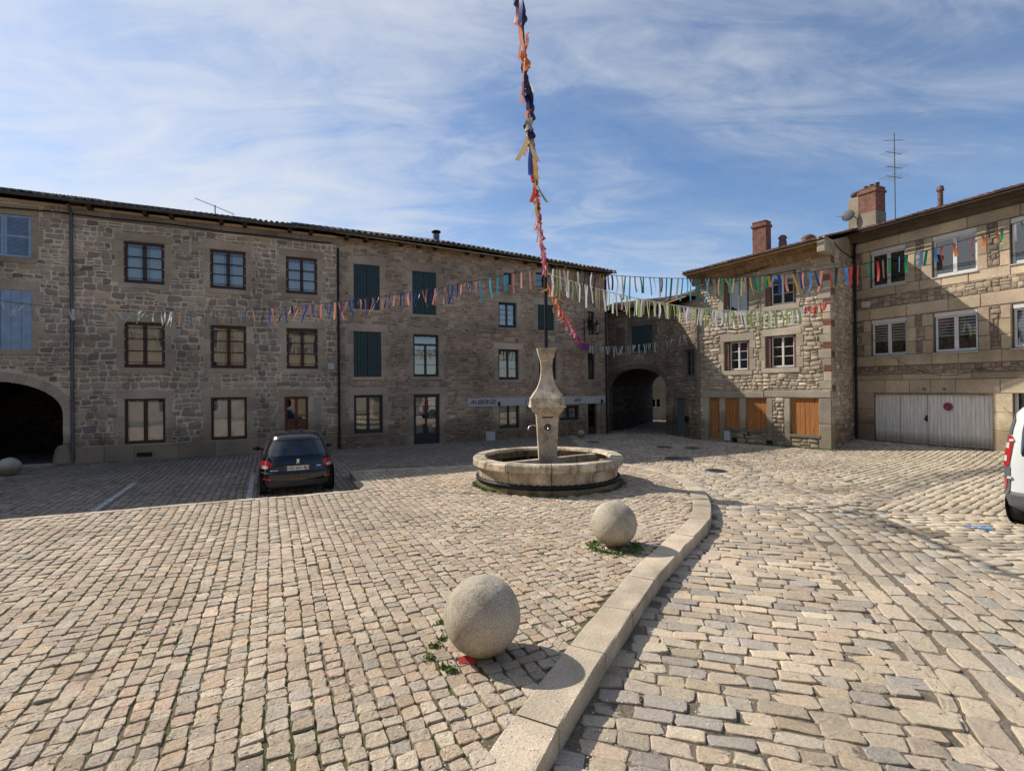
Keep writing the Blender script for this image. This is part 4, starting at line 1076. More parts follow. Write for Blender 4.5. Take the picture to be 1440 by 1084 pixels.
# main lane, long worn cobbles in running bond
lane = lambda X, Y: road_ok(X, Y) & np.where(Y < 10.5, chan_side(X, Y, -.16) < 0, (X > 2.8) & (X < 8+(Y-10)*.2) & (Y < 26.5))
sett_field(rd, -2, 16, -2., 27, rad(-17), .165, (.21, .36), lane, P_ROAD, -.018, .014, .018, jit=.24, near=9.5, wave=.03, stain=stain)
# strip right of the channel, stones lengthwise along it
d_ch = np.concatenate([[0], np.cumsum(np.linalg.norm(np.diff(CH, axis=0), axis=1))])
tt_ = np.gradient(CH, axis=0); tt_ /= np.linalg.norm(tt_, axis=1)[:, None]
def strip(offs, w, lr, palette, z, mat=0, prot=.014):
    Cn = []; Hn = []; An = []
    s = 0
    while s < d_ch[-1]:
        L = random.uniform(*lr); x = np.interp(s+L/2, d_ch, CH[:, 0]); y = np.interp(s+L/2, d_ch, CH[:, 1])
        tx = np.interp(s+L/2, d_ch, tt_[:, 0]); ty = np.interp(s+L/2, d_ch, tt_[:, 1])
        Cn.append((x+ty*offs, y-tx*offs)); Hn.append((L/2-.008, w/2-.008)); An.append(math.atan2(ty, tx)); s += L
    Cn = W(Cn); Hn = W(Hn); An = W(An); col = stain(Cn, pal(palette, len(Cn), .1)); d = np.hypot(Cn[:, 0], Cn[:, 1])
    for lod, m_ in ((0, d < 9), (1, d >= 9)):
        rd.stones(Cn[m_], Hn[m_], An[m_]+rng.normal(0, .02, m_.sum()), col[m_], lod, ground_map(z), prot, .22, mat, tilt=.02, hj=.003)
strip(-.085, .13, (.14, .26), P_ROAD, -.021); strip(.10, .24, (.24, .42), P_ROAD, -.022); strip(.35, .22, (.22, .40), [(.50, .42, .31), (.52, .435, .32)], -.016)
for k in range(7): strip(.38+.12+.105+k*.195, .185, (.22, .42), [(.51, .415, .30), (.48, .40, .30), (.54, .44, .32), (.43, .38, .31)], -.018)
SW = 1.90
right1 = lambda X, Y: road_ok(X, Y) & np.where(Y < 10.5, chan_side(X, Y, SW) > 0, X > 8+(Y-10)*.2) & ~((Y-9.6) > (X-8)*-.25)
sett_field(rd, 3, 22, -2., 14, rad(-4), .17, (.24, .42), right1, [(.55, .455, .33), (.53, .44, .32), (.57, .48, .355), (.48, .41, .315)], -.018, .022, .018, jit=.3, wave=.02, stain=stain)
right2 = lambda X, Y: road_ok(X, Y) & np.where(Y < 10.5, chan_side(X, Y, SW) > 0, X >= 8+(Y-10)*.2) & ((Y-9.6) > (X-8)*-.25)
sett_field(rd, 3, 24, 5., 27, rad(36), .17, (.22, .40), right2, [(.54, .45, .325), (.51, .425, .305), (.56, .47, .34)], -.018, .024, .020, jit=.25, wave=.01, stain=stain)
# lane along the houses and the parking bays: small dark setts
P_PARK = [(0.338, 0.270, 0.202), (0.300, 0.246, 0.190), (0.375, 0.300, 0.224), (0.269, 0.222, 0.179)]
park = lambda X, Y: road_ok(X, Y) & (X <= 2.8) & (((Y-20.83) - (X+7.21)*.481) < .3) & ((X < -3.2) | (Y > 14.0))
sett_field(rd, -24, 2.8, 5, 26.6, aL+PI/2, .16, (.13, .19), park, P_PARK, -.018, .022, .018, jit=.3, near=3, wave=.015)
back = lambda X, Y: road_ok(X, Y) & (X > 2.8) & (Y >= 26.5)
sett_field(rd, 2.8, 12, 26.5, 40, rad(-17), .2, (.2, .34), back, P_PARK, -.018, .022, .018)
ro = rd.build('road_paving', 'smooth_setts'); ro['kind'] = 'structure'
# white bay lines
m_white, nt, b = new_mat('line_paint')
tc = nt.nodes.new('ShaderNodeTexCoord').outputs['Object']; n_ = noise(nt, 22, 5, .7, tc); r_ = ramp(nt, n_.outputs[0], [(.42, (0, 0, 0)), (.5, (1, 1, 1))])
b.inputs['Base Color'].default_value = (.62, .61, .58, 1); nt.links.new(r_.outputs[0], b.inputs['Alpha']); b.inputs['Roughness'].default_value = .8; M['line_paint'] = m_white
def line(a, b, w=.11):
    a = W(a); b = W(b); d = (b-a)/np.linalg.norm(b-a); n = W([-d[1], d[0]])*w/2
    k = 10; m = MB(); L = np.linalg.norm(b-a)
    P = [[(*(a+d*L*i/k-n), .014), (*(a+d*L*i/k+n), .014)] for i in range(k+1)]; m.grid(P, smooth=False)
    o = m.build('parking_line', 'line_paint'); o['kind'] = 'structure'
perp = W([-math.sin(aL), math.cos(aL)])
for base in ((-10.9, 8.75), (-8.3, 9.75), (-5.75, 10.95)):
    line(W(base), W(base)+perp*4.2)
# manhole covers and drain grates
def gpt(px, py, z=0):
    return ((px-720)/710*710*(CAM_H-z)/(py-545), 710*(CAM_H-z)/(py-545))
for i, (x, y, r, sq, lb) in enumerate(((5.85, 14.6, .30, 0, 'round iron manhole cover in the sunlit lane near the kerb bend'), (5.6, 17.0, .45, 1, 'square iron drain cover at the edge of the shadow beyond the kerb'),
                                       (6.1, 20.4, .33, 0, 'iron manhole cover in the shade before the arch, farther left of two'), (7.1, 20.0, .30, 0, 'iron manhole cover in the shade in front of the grey green door'), (3.6, 22.5, .3, 0, 'iron manhole cover in the shade behind the fountain'))):
    m = MB()
    if sq: m.box(-r, -r, -.02, r, r, .012, (.05, .05, .05), 0, .01)
    else: m.lathe([(0, .012), (r-.03, .012), (r, .004), (r, -.02)], n=28)
    for k in range(-4, 5):
        L_ = r*.8 if sq else math.sqrt(max(0, (r*.85)**2-(k*r/5)**2))
        m.box(-L_, k*r/5-.01, .01, L_, k*r/5+.01, .018, (.05, .05, .05))
    o = m.build('manhole_cover', 'zinc'); o.location = (x, y, .002); o.rotation_euler = (0, 0, rad(-17)); tag(o, lb, 'manhole cover', 'manhole covers in the paving')
# blue paint splashes
m_b, nt, b = new_mat('blue_splash'); tc = nt.nodes.new('ShaderNodeTexCoord').outputs['Object']; n_ = noise(nt, 14, 5, .7, tc); r_ = ramp(nt, n_.outputs[0], [(.46, (0, 0, 0)), (.54, (1, 1, 1))])
b.inputs['Base Color'].default_value = (.10, .28, .60, 1); nt.links.new(r_.outputs[0], b.inputs['Alpha']); M['blue_splash'] = m_b
for (x, y, r, s_) in ((7.85, 8.55, .13, 0), (8.40, 8.28, .07, 1), (8.70, 8.2, .06, 1)):
    m = MB(); th = np.arange(18)*2*PI/18; rr = r*(1+.35*rng.uniform(-1, 1, 18)); m.add(np.stack([1.5*rr*np.cos(th), rr*np.sin(th), np.full(18, .020)], -1), [tuple(range(18))])
    o = m.build('paint_splash', 'blue_splash'); o.location = (x, y, 0); o['kind'] = 'structure'

# ================================================================== FOUNTAIN
FX, FY = .85, 12.4
fo_ = empty('stone_fountain', (FX, FY, .12), 0, 'round stone fountain basin with a carved central pillar in the middle of the square', 'fountain')
SAND = (.50, .41, .30)
seg = 11
bs = MB(); rm = MB()
for k in range(seg):
    a0 = 2*PI*k/seg+.13; a1 = a0+2*PI/seg-.011; c1 = pal([SAND], 1, .12)[0]; c2 = pal([(.55, .46, .345)], 1, .08)[0]; dz = random.uniform(-.010, .010)
    bs.lathe([(1.62, 0), (1.84, 0), (1.84, .14), (1.80, .16), (1.82, .47), (1.62, .47)], (0, 0, 0), 9, c1, a0=a0, a1=a1, caps=True, smooth=False)
    b0 = a0+.0; rm.lathe([(1.60, .465), (1.84, .465), (1.925, .515), (1.945, .53), (1.945, .655), (1.915, .69), (1.65, .69), (1.62, .665), (1.60, .62)], (0, 0, dz), 9, c2, a0=b0, a1=b0+2*PI/seg-.012, caps=True, smooth=False)
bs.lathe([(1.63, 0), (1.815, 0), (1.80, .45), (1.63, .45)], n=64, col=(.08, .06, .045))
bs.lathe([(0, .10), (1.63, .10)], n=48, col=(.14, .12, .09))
FSC = (.935, .935, 1)
bs.build('basin', 'sandstone', fo_).scale = FSC; rm.build('rim', 'sandstone', fo_).scale = FSC
b_ = MB(); b_.lathe([(1.835, .15), (1.868, .155), (1.868, .235), (1.835, .24)], n=64); b_.build('iron_band', 'black_iron', fo_).scale = FSC
dv = MB()
for s_ in (-1, 1): dv.box(.2*s_, -.08, .1, 1.52*s_, .08, .60, SAND, 0, .01)
do_ = dv.build('divider', 'sandstone', fo_); do_.rotation_euler = (0, 0, rad(32))
def sq_loft(mb, prof, col, rot=0):
    rows = []
    for w, z in prof:
        c = .02*w; P = [(w-c, -w), (w, -w+c), (w, w-c), (w-c, w), (-w+c, w), (-w, w-c), (-w, -w+c), (-w+c, -w)]; rows.append([(x, y, z) for x, y in P])
    rows = W(rows); mb.grid(rows, col, 0, False, True); mb.add(rows[-1], [tuple(range(8))], col); mb.add(rows[0], [tuple(range(8))[::-1]], col)
pl = MB(); sq_loft(pl, [(.205, .08), (.215, .6), (.255, 1.45), (.265, 1.60), (.262, 1.66)], (.54, .44, .32)); po_ = pl.build('pillar', 'sandstone', fo_)
cp = MB(); sq_loft(cp, [(.275, 1.64), (.275, 1.68), (.34, 1.74), (.39, 1.83), (.405, 1.85), (.405, 2.08), (.395, 2.09)], (.55, .46, .34))
for q in range(4):
    R_ = lambda V, q=q: np.stack([V[:, 0]*math.cos(q*PI/2)-V[:, 1]*math.sin(q*PI/2), V[:, 0]*math.sin(q*PI/2)+V[:, 1]*math.cos(q*PI/2), V[:, 2]], -1)
    cp.add(R_(W([(-.43, -.44, 1.86), (.43, -.44, 1.86), (0, -.408, 2.06), (-.43, -.38, 1.86), (.43, -.38, 1.86), (0, -.38, 2.06)])), [(0, 1, 2), (1, 4, 5, 2), (3, 0, 2, 5), (0, 3, 4, 1)], (.66, .54, .40))  # gables coloured lighter than the capital, standing in for light on their slopes
cp.build('capital', 'sandstone', fo_)
bl = MB(); sq_loft(bl, [(.392, 2.085), (.325, 2.19), (.25, 2.30), (.20, 2.40), (.165, 2.51), (.142, 2.66), (.134, 2.80), (.142, 2.94), (.160, 3.03)], (.54, .44, .325))
sq_loft(bl, [(.166, 3.035), (.19, 3.12), (.226, 3.26), (.236, 3.29)], (.52, .43, .32)); bl.build('flared_neck', 'sandstone', fo_)
sp = MB(); sp.tube([(-.24, -.0, 1.38), (-.36, -.04, 1.42), (-.44, -.06, 1.38), (-.47, -.06, 1.30)], .016, 7); sp.build('spout', 'steel', fo_); sp = MB(); sp.tube([(.0, -.24, 1.38), (.0, -.36, 1.40), (.0, -.42, 1.34)], .016, 7); sp.build('spout', 'steel', fo_)
sp = MB(); sp.lathe([(0, .03), (.06, .025), (.085, 0), (.085, -.02)], n=16); s2 = sp.build('spout_boss', 'zinc', fo_); s2.location = (0, -.255, 1.38); s2.rotation_euler = (PI/2, 0, 0)
sp = MB(); sp.box(-.13, -.272, 1.60, .13, -.255, 1.63, (.02, .02, .02)); sp.build('inscription_slot', 'ink', fo_)
pp = MB(); pp.tube([(0, 0, 3.25), (0, 0, 4.6), (0, 0, 5.35)], [.045, .042, .036], 10); pp.build('iron_pole', 'black_iron', fo_)

# ================================================================== STONE BALLS
def ball(x, y, r, z0, label, sink=.03):
    n, m_ = 110, 150; th = np.linspace(0, PI, n); ph = np.arange(m_)*2*PI/m_
    T, Pp = np.meshgrid(th, ph, indexing='ij')
    rr = r*(1+.006*np.sin(3*Pp+2*T)+.005*np.sin(5*T-2*Pp))
    D = np.stack([np.sin(T)*np.cos(Pp), np.sin(T)*np.sin(Pp), np.cos(T)], -1)
    for q in range(60):
        v = rng.normal(0, 1, 3); v /= np.linalg.norm(v); w_ = rng.uniform(.02, .07); rr = rr-r*rng.uniform(.008, .022)*np.exp(-((1-D@v)*2)/w_**2)
    P = np.stack([rr*np.sin(T)*np.cos(Pp), rr*np.sin(T)*np.sin(Pp), rr*np.cos(T)], -1)
    mb = MB(); mb.grid(P[::-1], (.41, .365, .30), 0, True, True)
    o = mb.build('stone_ball', 'ball_stone'); o.location = (x, y, z0+r-sink); o.rotation_euler = (.3, .2, x)
    return tag(o, label, 'stone ball', 'round stone bollards on the square')
mt, nt, b = new_mat('ball_stone')
tc = nt.nodes.new('ShaderNodeTexCoord').outputs['Object']
n1 = noise(nt, 130, 3, .6, tc); r1 = ramp(nt, n1.outputs[0], [(.34, (.28, .235, .175)), (.48, (.54, .47, .365)), (.66, (.74, .66, .53))])
n2 = noise(nt, 3.2, 5, .6, tc); r2 = ramp(nt, n2.outputs[0], [(.32, (.62, .60, .55)), (.5, (.95, .94, .92)), (.7, (1.12, 1.11, 1.08))])
vo = nt.nodes.new('ShaderNodeTexVoronoi'); vo.inputs['Scale'].default_value = 17; nt.links.new(tc, vo.inputs['Vector'])
r3 = ramp(nt, vo.outputs['Distance'], [(.07, (.45, .42, .38)), (.13, (1, 1, 1))])
c = mixc(nt, mixc(nt, r1.outputs[0], r2.outputs[0], 1., 'MULTIPLY'), r3.outputs[0], .8, 'MULTIPLY')
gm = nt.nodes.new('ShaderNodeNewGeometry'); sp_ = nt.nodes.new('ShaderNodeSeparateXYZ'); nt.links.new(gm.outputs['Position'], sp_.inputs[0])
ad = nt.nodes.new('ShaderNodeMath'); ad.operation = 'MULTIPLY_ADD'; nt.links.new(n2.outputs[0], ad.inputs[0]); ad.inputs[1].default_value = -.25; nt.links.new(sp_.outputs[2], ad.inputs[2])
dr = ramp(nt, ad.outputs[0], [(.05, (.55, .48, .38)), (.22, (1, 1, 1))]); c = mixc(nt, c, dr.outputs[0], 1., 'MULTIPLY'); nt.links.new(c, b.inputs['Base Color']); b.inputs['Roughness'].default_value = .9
b.inputs['Specular IOR Level'].default_value = .2
hm = nt.nodes.new('ShaderNodeMath'); hm.operation = 'MULTIPLY'; nt.links.new(n1.outputs[0], hm.inputs[0]); nt.links.new(r3.outputs[0], hm.inputs[1]); bump(nt, b, hm.outputs[0], 1., .012)
M['ball_stone'] = mt
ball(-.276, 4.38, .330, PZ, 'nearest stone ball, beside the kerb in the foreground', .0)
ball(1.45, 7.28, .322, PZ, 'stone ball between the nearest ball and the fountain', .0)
ball(-15.0, 15.05, .28, .0, 'stone ball at far left in front of the dark carriage arch')
ball(3.35, 24.6, .20, .0, 'small pale stone ball in the shade against the inn wall behind the fountain')

# red scrap under nearest ball
m = MB(); P = W([[(.0, .0, .0), (.09, .01, .01), (.14, -.02, .0)], [(.0, .05, .035), (.08, .06, .045), (.14, .04, .03)]]); m.grid(P); o = m.build('red_scrap', 'sign_red'); o.location = (-.47, 4.20, PZ+.004)
tag(o, 'crumpled red scrap tucked under the nearest stone ball', 'litter')

# ================================================================== WEEDS, CONFETTI
M['weed'] = plain('weed', (.13, .19, .045), .8, .35, 9)
M['weed_dry'] = plain('weed_dry', (.20, .19, .09), .9, .3, 9)
def tufts(name, pts, label, n, hgt, spread, mat='weed', kind='stuff'):
    mb = MB(); V = []; F = []
    for (x, y, z) in pts:
        for k in range(n):
            r = abs(random.gauss(0, spread)); a = random.uniform(0, 2*PI); px, py = x+r*math.cos(a), y+r*math.sin(a)
            h = hgt*random.uniform(.3, 1.); b = random.uniform(0, 2*PI); w = random.uniform(.003, .008); le = random.uniform(.2, 1.1)*h
            dx, dy = math.cos(b)*w, math.sin(b)*w; lx, ly = -math.sin(b)*le, math.cos(b)*le; i = len(V)
            V += [(px-dx, py-dy, z), (px+dx, py+dy, z), (px+dx*1.8+lx*.5, py+dy*1.8+ly*.5, z+h*.7), (px-dx*1.8+lx*.5, py-dy*1.8+ly*.5, z+h*.7), (px+lx, py+ly, z+h)]
            F += [(i, i+1, i+2, i+3), (i+3, i+2, i+4)]
    mb.add(V, F, (.1, .2, .05)); o = mb.build(name, mat); tag(o, label, 'weeds', None, kind); return o
tufts('weeds', [(-.66, 4.62, PZ), (-.70, 4.50, PZ), (-.62, 4.75, PZ), (-.58, 4.15, PZ), (-.72, 4.3, PZ), (-.70, 4.95, PZ), (-.5, 4.1, PZ)], 'green weeds growing in the joints beside the nearest ball', 60, .034, .035)
tufts('weeds', [(1.45+.32*math.cos(a), 7.25+.30*math.sin(a), PZ) for a in np.linspace(2.4, 6.6, 16)], 'green weeds ringing the foot of the farther stone ball', 55, .04, .07)
tufts('weeds', [(FX+1.80*math.cos(a), FY+1.80*math.sin(a), PZ) for a in list(np.linspace(3.3, 3.9, 9))+list(rng.uniform(3.9, 6.4, 16))], 'weeds and moss round the foot of the fountain', 34, .06, .06)
tufts('weeds', [tuple(FE.w(u, -.12, .0)) for u in np.linspace(-3.2, .1, 22)], 'thin weeds along the foot of the sunlit house', 40, .07, .06)
jp = []
for k in range(240):
    x, y = random.uniform(-4, 2.5), random.uniform(2.2, 9.5)
    if inpoly([x], [y], plaza_poly)[0]: jp.append((x, y, PZ-.02))
tufts('weeds', jp, 'sparse moss and grass in the joints of the square', 9, .022, .03)
cf = MB()
cols_cf = [(.75, .75, .74)]*5+[(.15, .35, .65), (.65, .25, .35), (.2, .5, .45), (.7, .55, .2)]
V = []; F = []; Cc = []
for k in range(2600):
    s_ = random.random()
    if s_ < .55:
        t = random.random()**1.5; j = int(8+t*34); c = KO[min(j, len(KO)-1)]; off = random.gauss(.0, .5); x, y = c[0]+abs(off)*(1 if random.random() < .5 else -1)+random.gauss(0, .1), c[1]+random.gauss(0, .2)
    else: y = random.uniform(2.3, 8); x = random.uniform(-.8, .75)*y
    z = (PZ+.006) if inpoly([x], [y], outer_poly)[0] else .008
    r = random.uniform(.003, .0065); a = random.uniform(0, PI); i = len(V)
    ti = random.uniform(-.4, .4)
    for q in range(4): V.append((x+r*math.cos(a+q*PI/2), y+r*math.sin(a+q*PI/2), z+.002+ti*r*math.cos(q*PI/2)))
    F.append((i, i+1, i+2, i+3)); Cc += [random.choice(cols_cf)]*4
cf.add(V, F, Cc); M['paper'] = attr_mat('paper', 5, .05, .5, .05, 0, .001, .9); o = cf.build('confetti', 'paper'); tag(o, 'tiny paper confetti scattered over the paving', 'confetti', None, 'stuff')

# ================================================================== BUNTING
RC = dict(orange=(.62, .20, .06), pink=(.62, .25, .18), blue=(.035, .075, .28), navy=(.02, .03, .12), cyan=(.06, .38, .55), white=(.68, .68, .68), lime=(.34, .42, .13), teal=(.02, .17, .14), green=(.02, .26, .09),
          beige=(.42, .33, .20), brown=(.22, .13, .08), red=(.50, .04, .03), sky=(.10, .28, .60), violet=(.22, .06, .34), magenta=(.48, .05, .24), gold=(.60, .36, .06), grey=(.30, .30, .28), salmon=(.65, .28, .20), pale=(.5, .52, .40), dark=(.03, .03, .035))
def ribbon_mat(k):
    nm = 'ribbon_'+k
    if nm not in M:
        m, nt, b = new_mat(nm); b.inputs['Base Color'].default_value = (*RC[k], 1); b.inputs['Roughness'].default_value = .45
        tr = nt.nodes.new('ShaderNodeBsdfTranslucent'); tr.inputs[0].default_value = (*RC[k], 1); mx = nt.nodes.new('ShaderNodeMixShader'); mx.inputs[0].default_value = .35
        nt.links.new(b.outputs[0], mx.inputs[1]); nt.links.new(tr.outputs[0], mx.inputs[2]); nt.links.new(mx.outputs[0], nt.nodes['Material Output'].inputs[0]); M[nm] = m
    return nm
def bunting(label, pts, sections, r=.008, cord='cable', droop=None):
    """pts: polyline of the cord; sections: (t0, t1, count, colours, length range, width, flutter)"""
    pts = [W(p) for p in pts]
    C = smooth_curve(pts, 10); d = np.concatenate([[0], np.cumsum(np.linalg.norm(np.diff(C, axis=0), axis=1))]); L = d[-1]
    at = lambda t: W([np.interp(t*L, d, C[:, i]) for i in range(3)])
    e = empty('bunting', tuple(C[0]), 0, label, 'bunting', 'strings of ribbon bunting across the square')
    org = C[0]
    m = MB(); m.tube(C-org, r, 5); m.build('cord', cord, e)
    for (t0, t1, n, cols, lr, w, fl) in sections:
        for k in range(n):
            t = t0+(t1-t0)*(k+.5+random.uniform(-.3, .3))/n; p = at(t)-org; q = at(min(1, t+.005))-at(max(0, t-.005)); q[2] = 0
            dr = q/(np.linalg.norm(q)+1e-9); nrm = W([-dr[1], dr[0], 0]); ln = random.uniform(*lr); ww = w*random.uniform(.7, 1.2)
            tw0 = random.uniform(-.6, .6); tw1 = tw0+random.gauss(0, 1.)*fl; sw = random.gauss(0, .16)*fl; out = random.gauss(0, .25)*fl; cv = random.gauss(0, .12)*fl
            rows = []; al = r == .009 and random.random() < .7; ax = rng.normal(0, .02, 3); sg = random.choice([-1, 1])
            for i in range(8):
                f = i/7; a = tw0+(tw1-tw0)*f; c = p+dr*(sw*f*ln+cv*math.sin(f*4)*ln*.4)+nrm*(out*f*ln+cv*math.cos(f*5)*ln*.3)-W([0, 0, 1])*ln*f*math.sqrt(max(.2, 1-min(.8, sw*sw+out*out)))
                if al:
                    c = at(min(1, max(0, t+sg*f*ln*.9/L)))-org+ax+W([.02*math.sin(f*7+t*90), 0, -.05*f+.02*math.cos(f*6)])
                wv = (dr*math.cos(a)+nrm*math.sin(a))*ww/2 if not al else (nrm*math.cos(a*1.5+f*3)+W([0, 0, 1])*math.sin(a*1.5+f*3))*ww*.5
                rows.append([c-wv, c+wv])
            m = MB(); m.grid(rows); m.build('ribbon', ribbon_mat(random.choice(cols)), e)
    return e
top = (FX, FY, 5.42)
def arc(p0, p1, sag, n=5):
    p0 = W(p0); p1 = W(p1); return [p0+(p1-p0)*t-W([0, 0, 4*sag*t*(1-t)]) for t in np.linspace(0, 1, n)]
# 1: from the pole to the far left, off the picture
bunting('long bunting of salmon and blue ribbons from the fountain pole to the left houses', arc(top, (-16.0, 15.0, 5.30), .72, 7),
        [(.015, .10, 7, ['pink', 'cyan', 'cyan', 'salmon'], (.4, .6), .055, .3), (.10, .44, 58, ['salmon', 'salmon', 'blue', 'blue', 'blue', 'pink', 'navy'], (.28, .5), .042, 1.),
         (.44, .60, 16, ['dark', 'grey', 'blue', 'salmon', 'grey'], (.3, .42), .022, .6), (.60, .97, 44, ['white', 'pale', 'white', 'pale'], (.26, .44), .045, 1.8)])
# 2: upper string to the right
P2 = [(.84+12.66*t, 12.4+.9*t, 5.40-1.75*t+3.06*t*t) for t in np.linspace(0, 1.12, 8)]
bunting('upper bunting of teal, beige and coloured ribbons running from the pole to the far right', P2,
        [(.01, .12, 16, ['dark', 'white', 'lime', 'beige', 'gold', 'brown'], (.35, .55), .04, .4), (.12, .30, 22, ['beige', 'brown', 'teal', 'grey', 'cyan', 'teal', 'pale'], (.35, .6), .04, .4),
         (.30, .40, 14, ['green', 'teal', 'beige', 'gold', 'beige'], (.3, .5), .06, .6), (.40, .50, 9, ['salmon', 'gold', 'blue', 'sky', 'blue', 'orange'], (.35, .6), .06, .8),
         (.50, .72, 15, ['red', 'sky', 'sky', 'brown', 'green', 'teal', 'red', 'green', 'dark'], (.35, .55), .065, .5), (.72, 1., 14, ['sky', 'blue', 'red', 'green', 'orange', 'white', 'grey', 'orange'], (.35, .6), .075, .8)])
# 3: lower lime and white string to the corner of the sunlit house
bunting('lower bunting of lime and white ribbons tied to the corner of the sunlit house', arc((FX+.03, FY, 5.25), (11.95, 18.75, 5.56), .62, 7),
        [(.01, .22, 22, ['lime', 'white', 'beige', 'lime', 'white'], (.4, .6), .055, .3), (.22, .48, 32, ['lime', 'white', 'lime', 'white'], (.36, .52), .06, .4),
         (.48, .86, 40, ['lime', 'pale', 'white', 'lime', 'white'], (.42, .6), .085, .5), (.86, .97, 12, ['red', 'salmon', 'red', 'red'], (.28, .42), .08, 1.)], r=.012, cord='white_net')
# 4: orange to violet string from pole to lantern bracket, then white ribbons on to the sunlit house
LB = tuple(FL.w(12.15, -.2, 4.62))
bunting('steep bunting fading from orange through pink to violet between pole and wall lantern', arc((FX, FY-.02, 5.15), LB, .22, 6),
        [(.0, .3, 26, ['red', 'orange', 'orange'], (.25, .4), .06, 1.4), (.3, .55, 24, ['orange', 'salmon', 'magenta'], (.2, .34), .07, 1.6), (.55, .8, 24, ['magenta', 'pink', 'magenta'], (.2, .34), .08, 1.6), (.8, 1., 20, ['violet', 'violet', 'magenta'], (.22, .4), .09, 1.6)])
bunting('low bunting of white ribbons strung across the front of the gate house', arc(LB, tuple(FE.w(-5.3, -.05, 5.02)), .32, 6),
        [(.02, .60, 26, ['white', 'white', 'pale'], (.34, .58), .06, 1.0), (.60, .97, 12, ['pale', 'grey', 'white'], (.3, .5), .035, .8)])
# 5: overhead string coming toward the viewpoint, ribbons wrapped round it
P5 = [(FX, FY, 5.40), (.55, 9.2, 5.35), (.27, 6.3, 5.46), (.10, 4.0, 5.62), (-.25, -.5, 6.2), (-.6, -9.2, 7.6)]
bunting('overhead bunting of tangled orange, blue and red ribbons rising from the pole over the viewpoint', P5,
        [(.0, .10, 44, ['orange', 'salmon', 'red', 'violet'], (.2, .4), .05, .75), (.10, .20, 44, ['salmon', 'violet', 'orange', 'pink'], (.2, .36), .045, .75), (.20, .28, 40, ['red', 'gold', 'orange', 'red', 'orange', 'lime'], (.22, .42), .055, .75),
         (.28, .335, 24, ['navy', 'blue', 'salmon', 'white', 'beige', 'navy'], (.28, .44), .07, .75), (.335, .375, 12, ['orange', 'navy', 'salmon'], (.35, .5), .042, .5), (.375, .405, 7, ['orange', 'salmon', 'blue', 'navy'], (.4, .55), .05, .75), (.41, .9, 12, ['orange', 'blue', 'navy'], (.3, .5), .05, 1.)], r=.009)

# wall cables
cable_line('double black cable sagging under the eaves of the left houses', [tuple(FL.w(u, -.10, 8.47+.015*math.sin(u*1.9)+.02*math.sin(u*.7))) for u in np.linspace(-16, -.2, 40)], .022)
cable_line('black cable running under the eaves of the sunlit house to the garage house', [tuple(FE.w(u, -.14, 6.95+.9*((u+5.4)/5.6)**1.6-.0)) for u in np.linspace(-5.3, .1, 20)]+[tuple(FS.w(u, -.14, 7.6)) for u in (1., 2.6)]+[tuple(FF.w(u, -.14, 8.75)) for u in np.linspace(-.5, 8, 12)], .02)
cable_line('thin loose cable drooping across the garage house wall', [tuple(FF.w(-.1+3.9*t, -.05, 4.6-3.4*t*(1-t)-1.6*t)) for t in np.linspace(0, 1, 16)], .007)

# ================================================================== VEHICLES
def car_paint(name, col, rough=.3):
    m, nt, b = new_mat(name); tc = nt.nodes.new('ShaderNodeTexCoord').outputs['Object']
    n = noise(nt, 5, 4, .6, tc); r = ramp(nt, n.outputs[0], [(.3, (rough*.7,)*3), (.7, (rough*1.5,)*3)])
    b.inputs['Base Color'].default_value = (*col, 1); nt.links.new(r.outputs[0], b.inputs['Roughness']); b.inputs['Coat Weight'].default_value = .5; b.inputs['Coat Roughness'].default_value = .06; M[name] = m
car_paint('black_paint', (.004, .005, .006), .14); car_paint('van_white', (.62, .64, .62), .35)
M['plastic'] = plain('plastic', (.035, .037, .04), .6, .15, 8); M['grey_plastic'] = plain('grey_plastic', (.09, .095, .10), .6, .12, 8); M['rubber'] = plain('rubber', (.018, .018, .018), .85, .2, 9)
def lens_mat(name, col):
    m, nt, b = new_mat(name); b.inputs['Base Color'].default_value = (*col, 1); b.inputs['Roughness'].default_value = .12; b.inputs['Coat Weight'].default_value = 1.
    tc = nt.nodes.new('ShaderNodeTexCoord').outputs['Object']; n = noise(nt, 60, 2, .5, tc); bump(nt, b, n.outputs[0], .3, .004); M[name] = m
lens_mat('lens_red', (.42, .02, .02)); lens_mat('lens_clear', (.60, .55, .50)); lens_mat('lens_amber', (.55, .2, .04))
M['plate'] = plain('plate', (.70, .68, .55), .5, .05, 8); M['chrome'] = plain('chrome', (.6, .6, .62), .15, .05, 8, 1.)
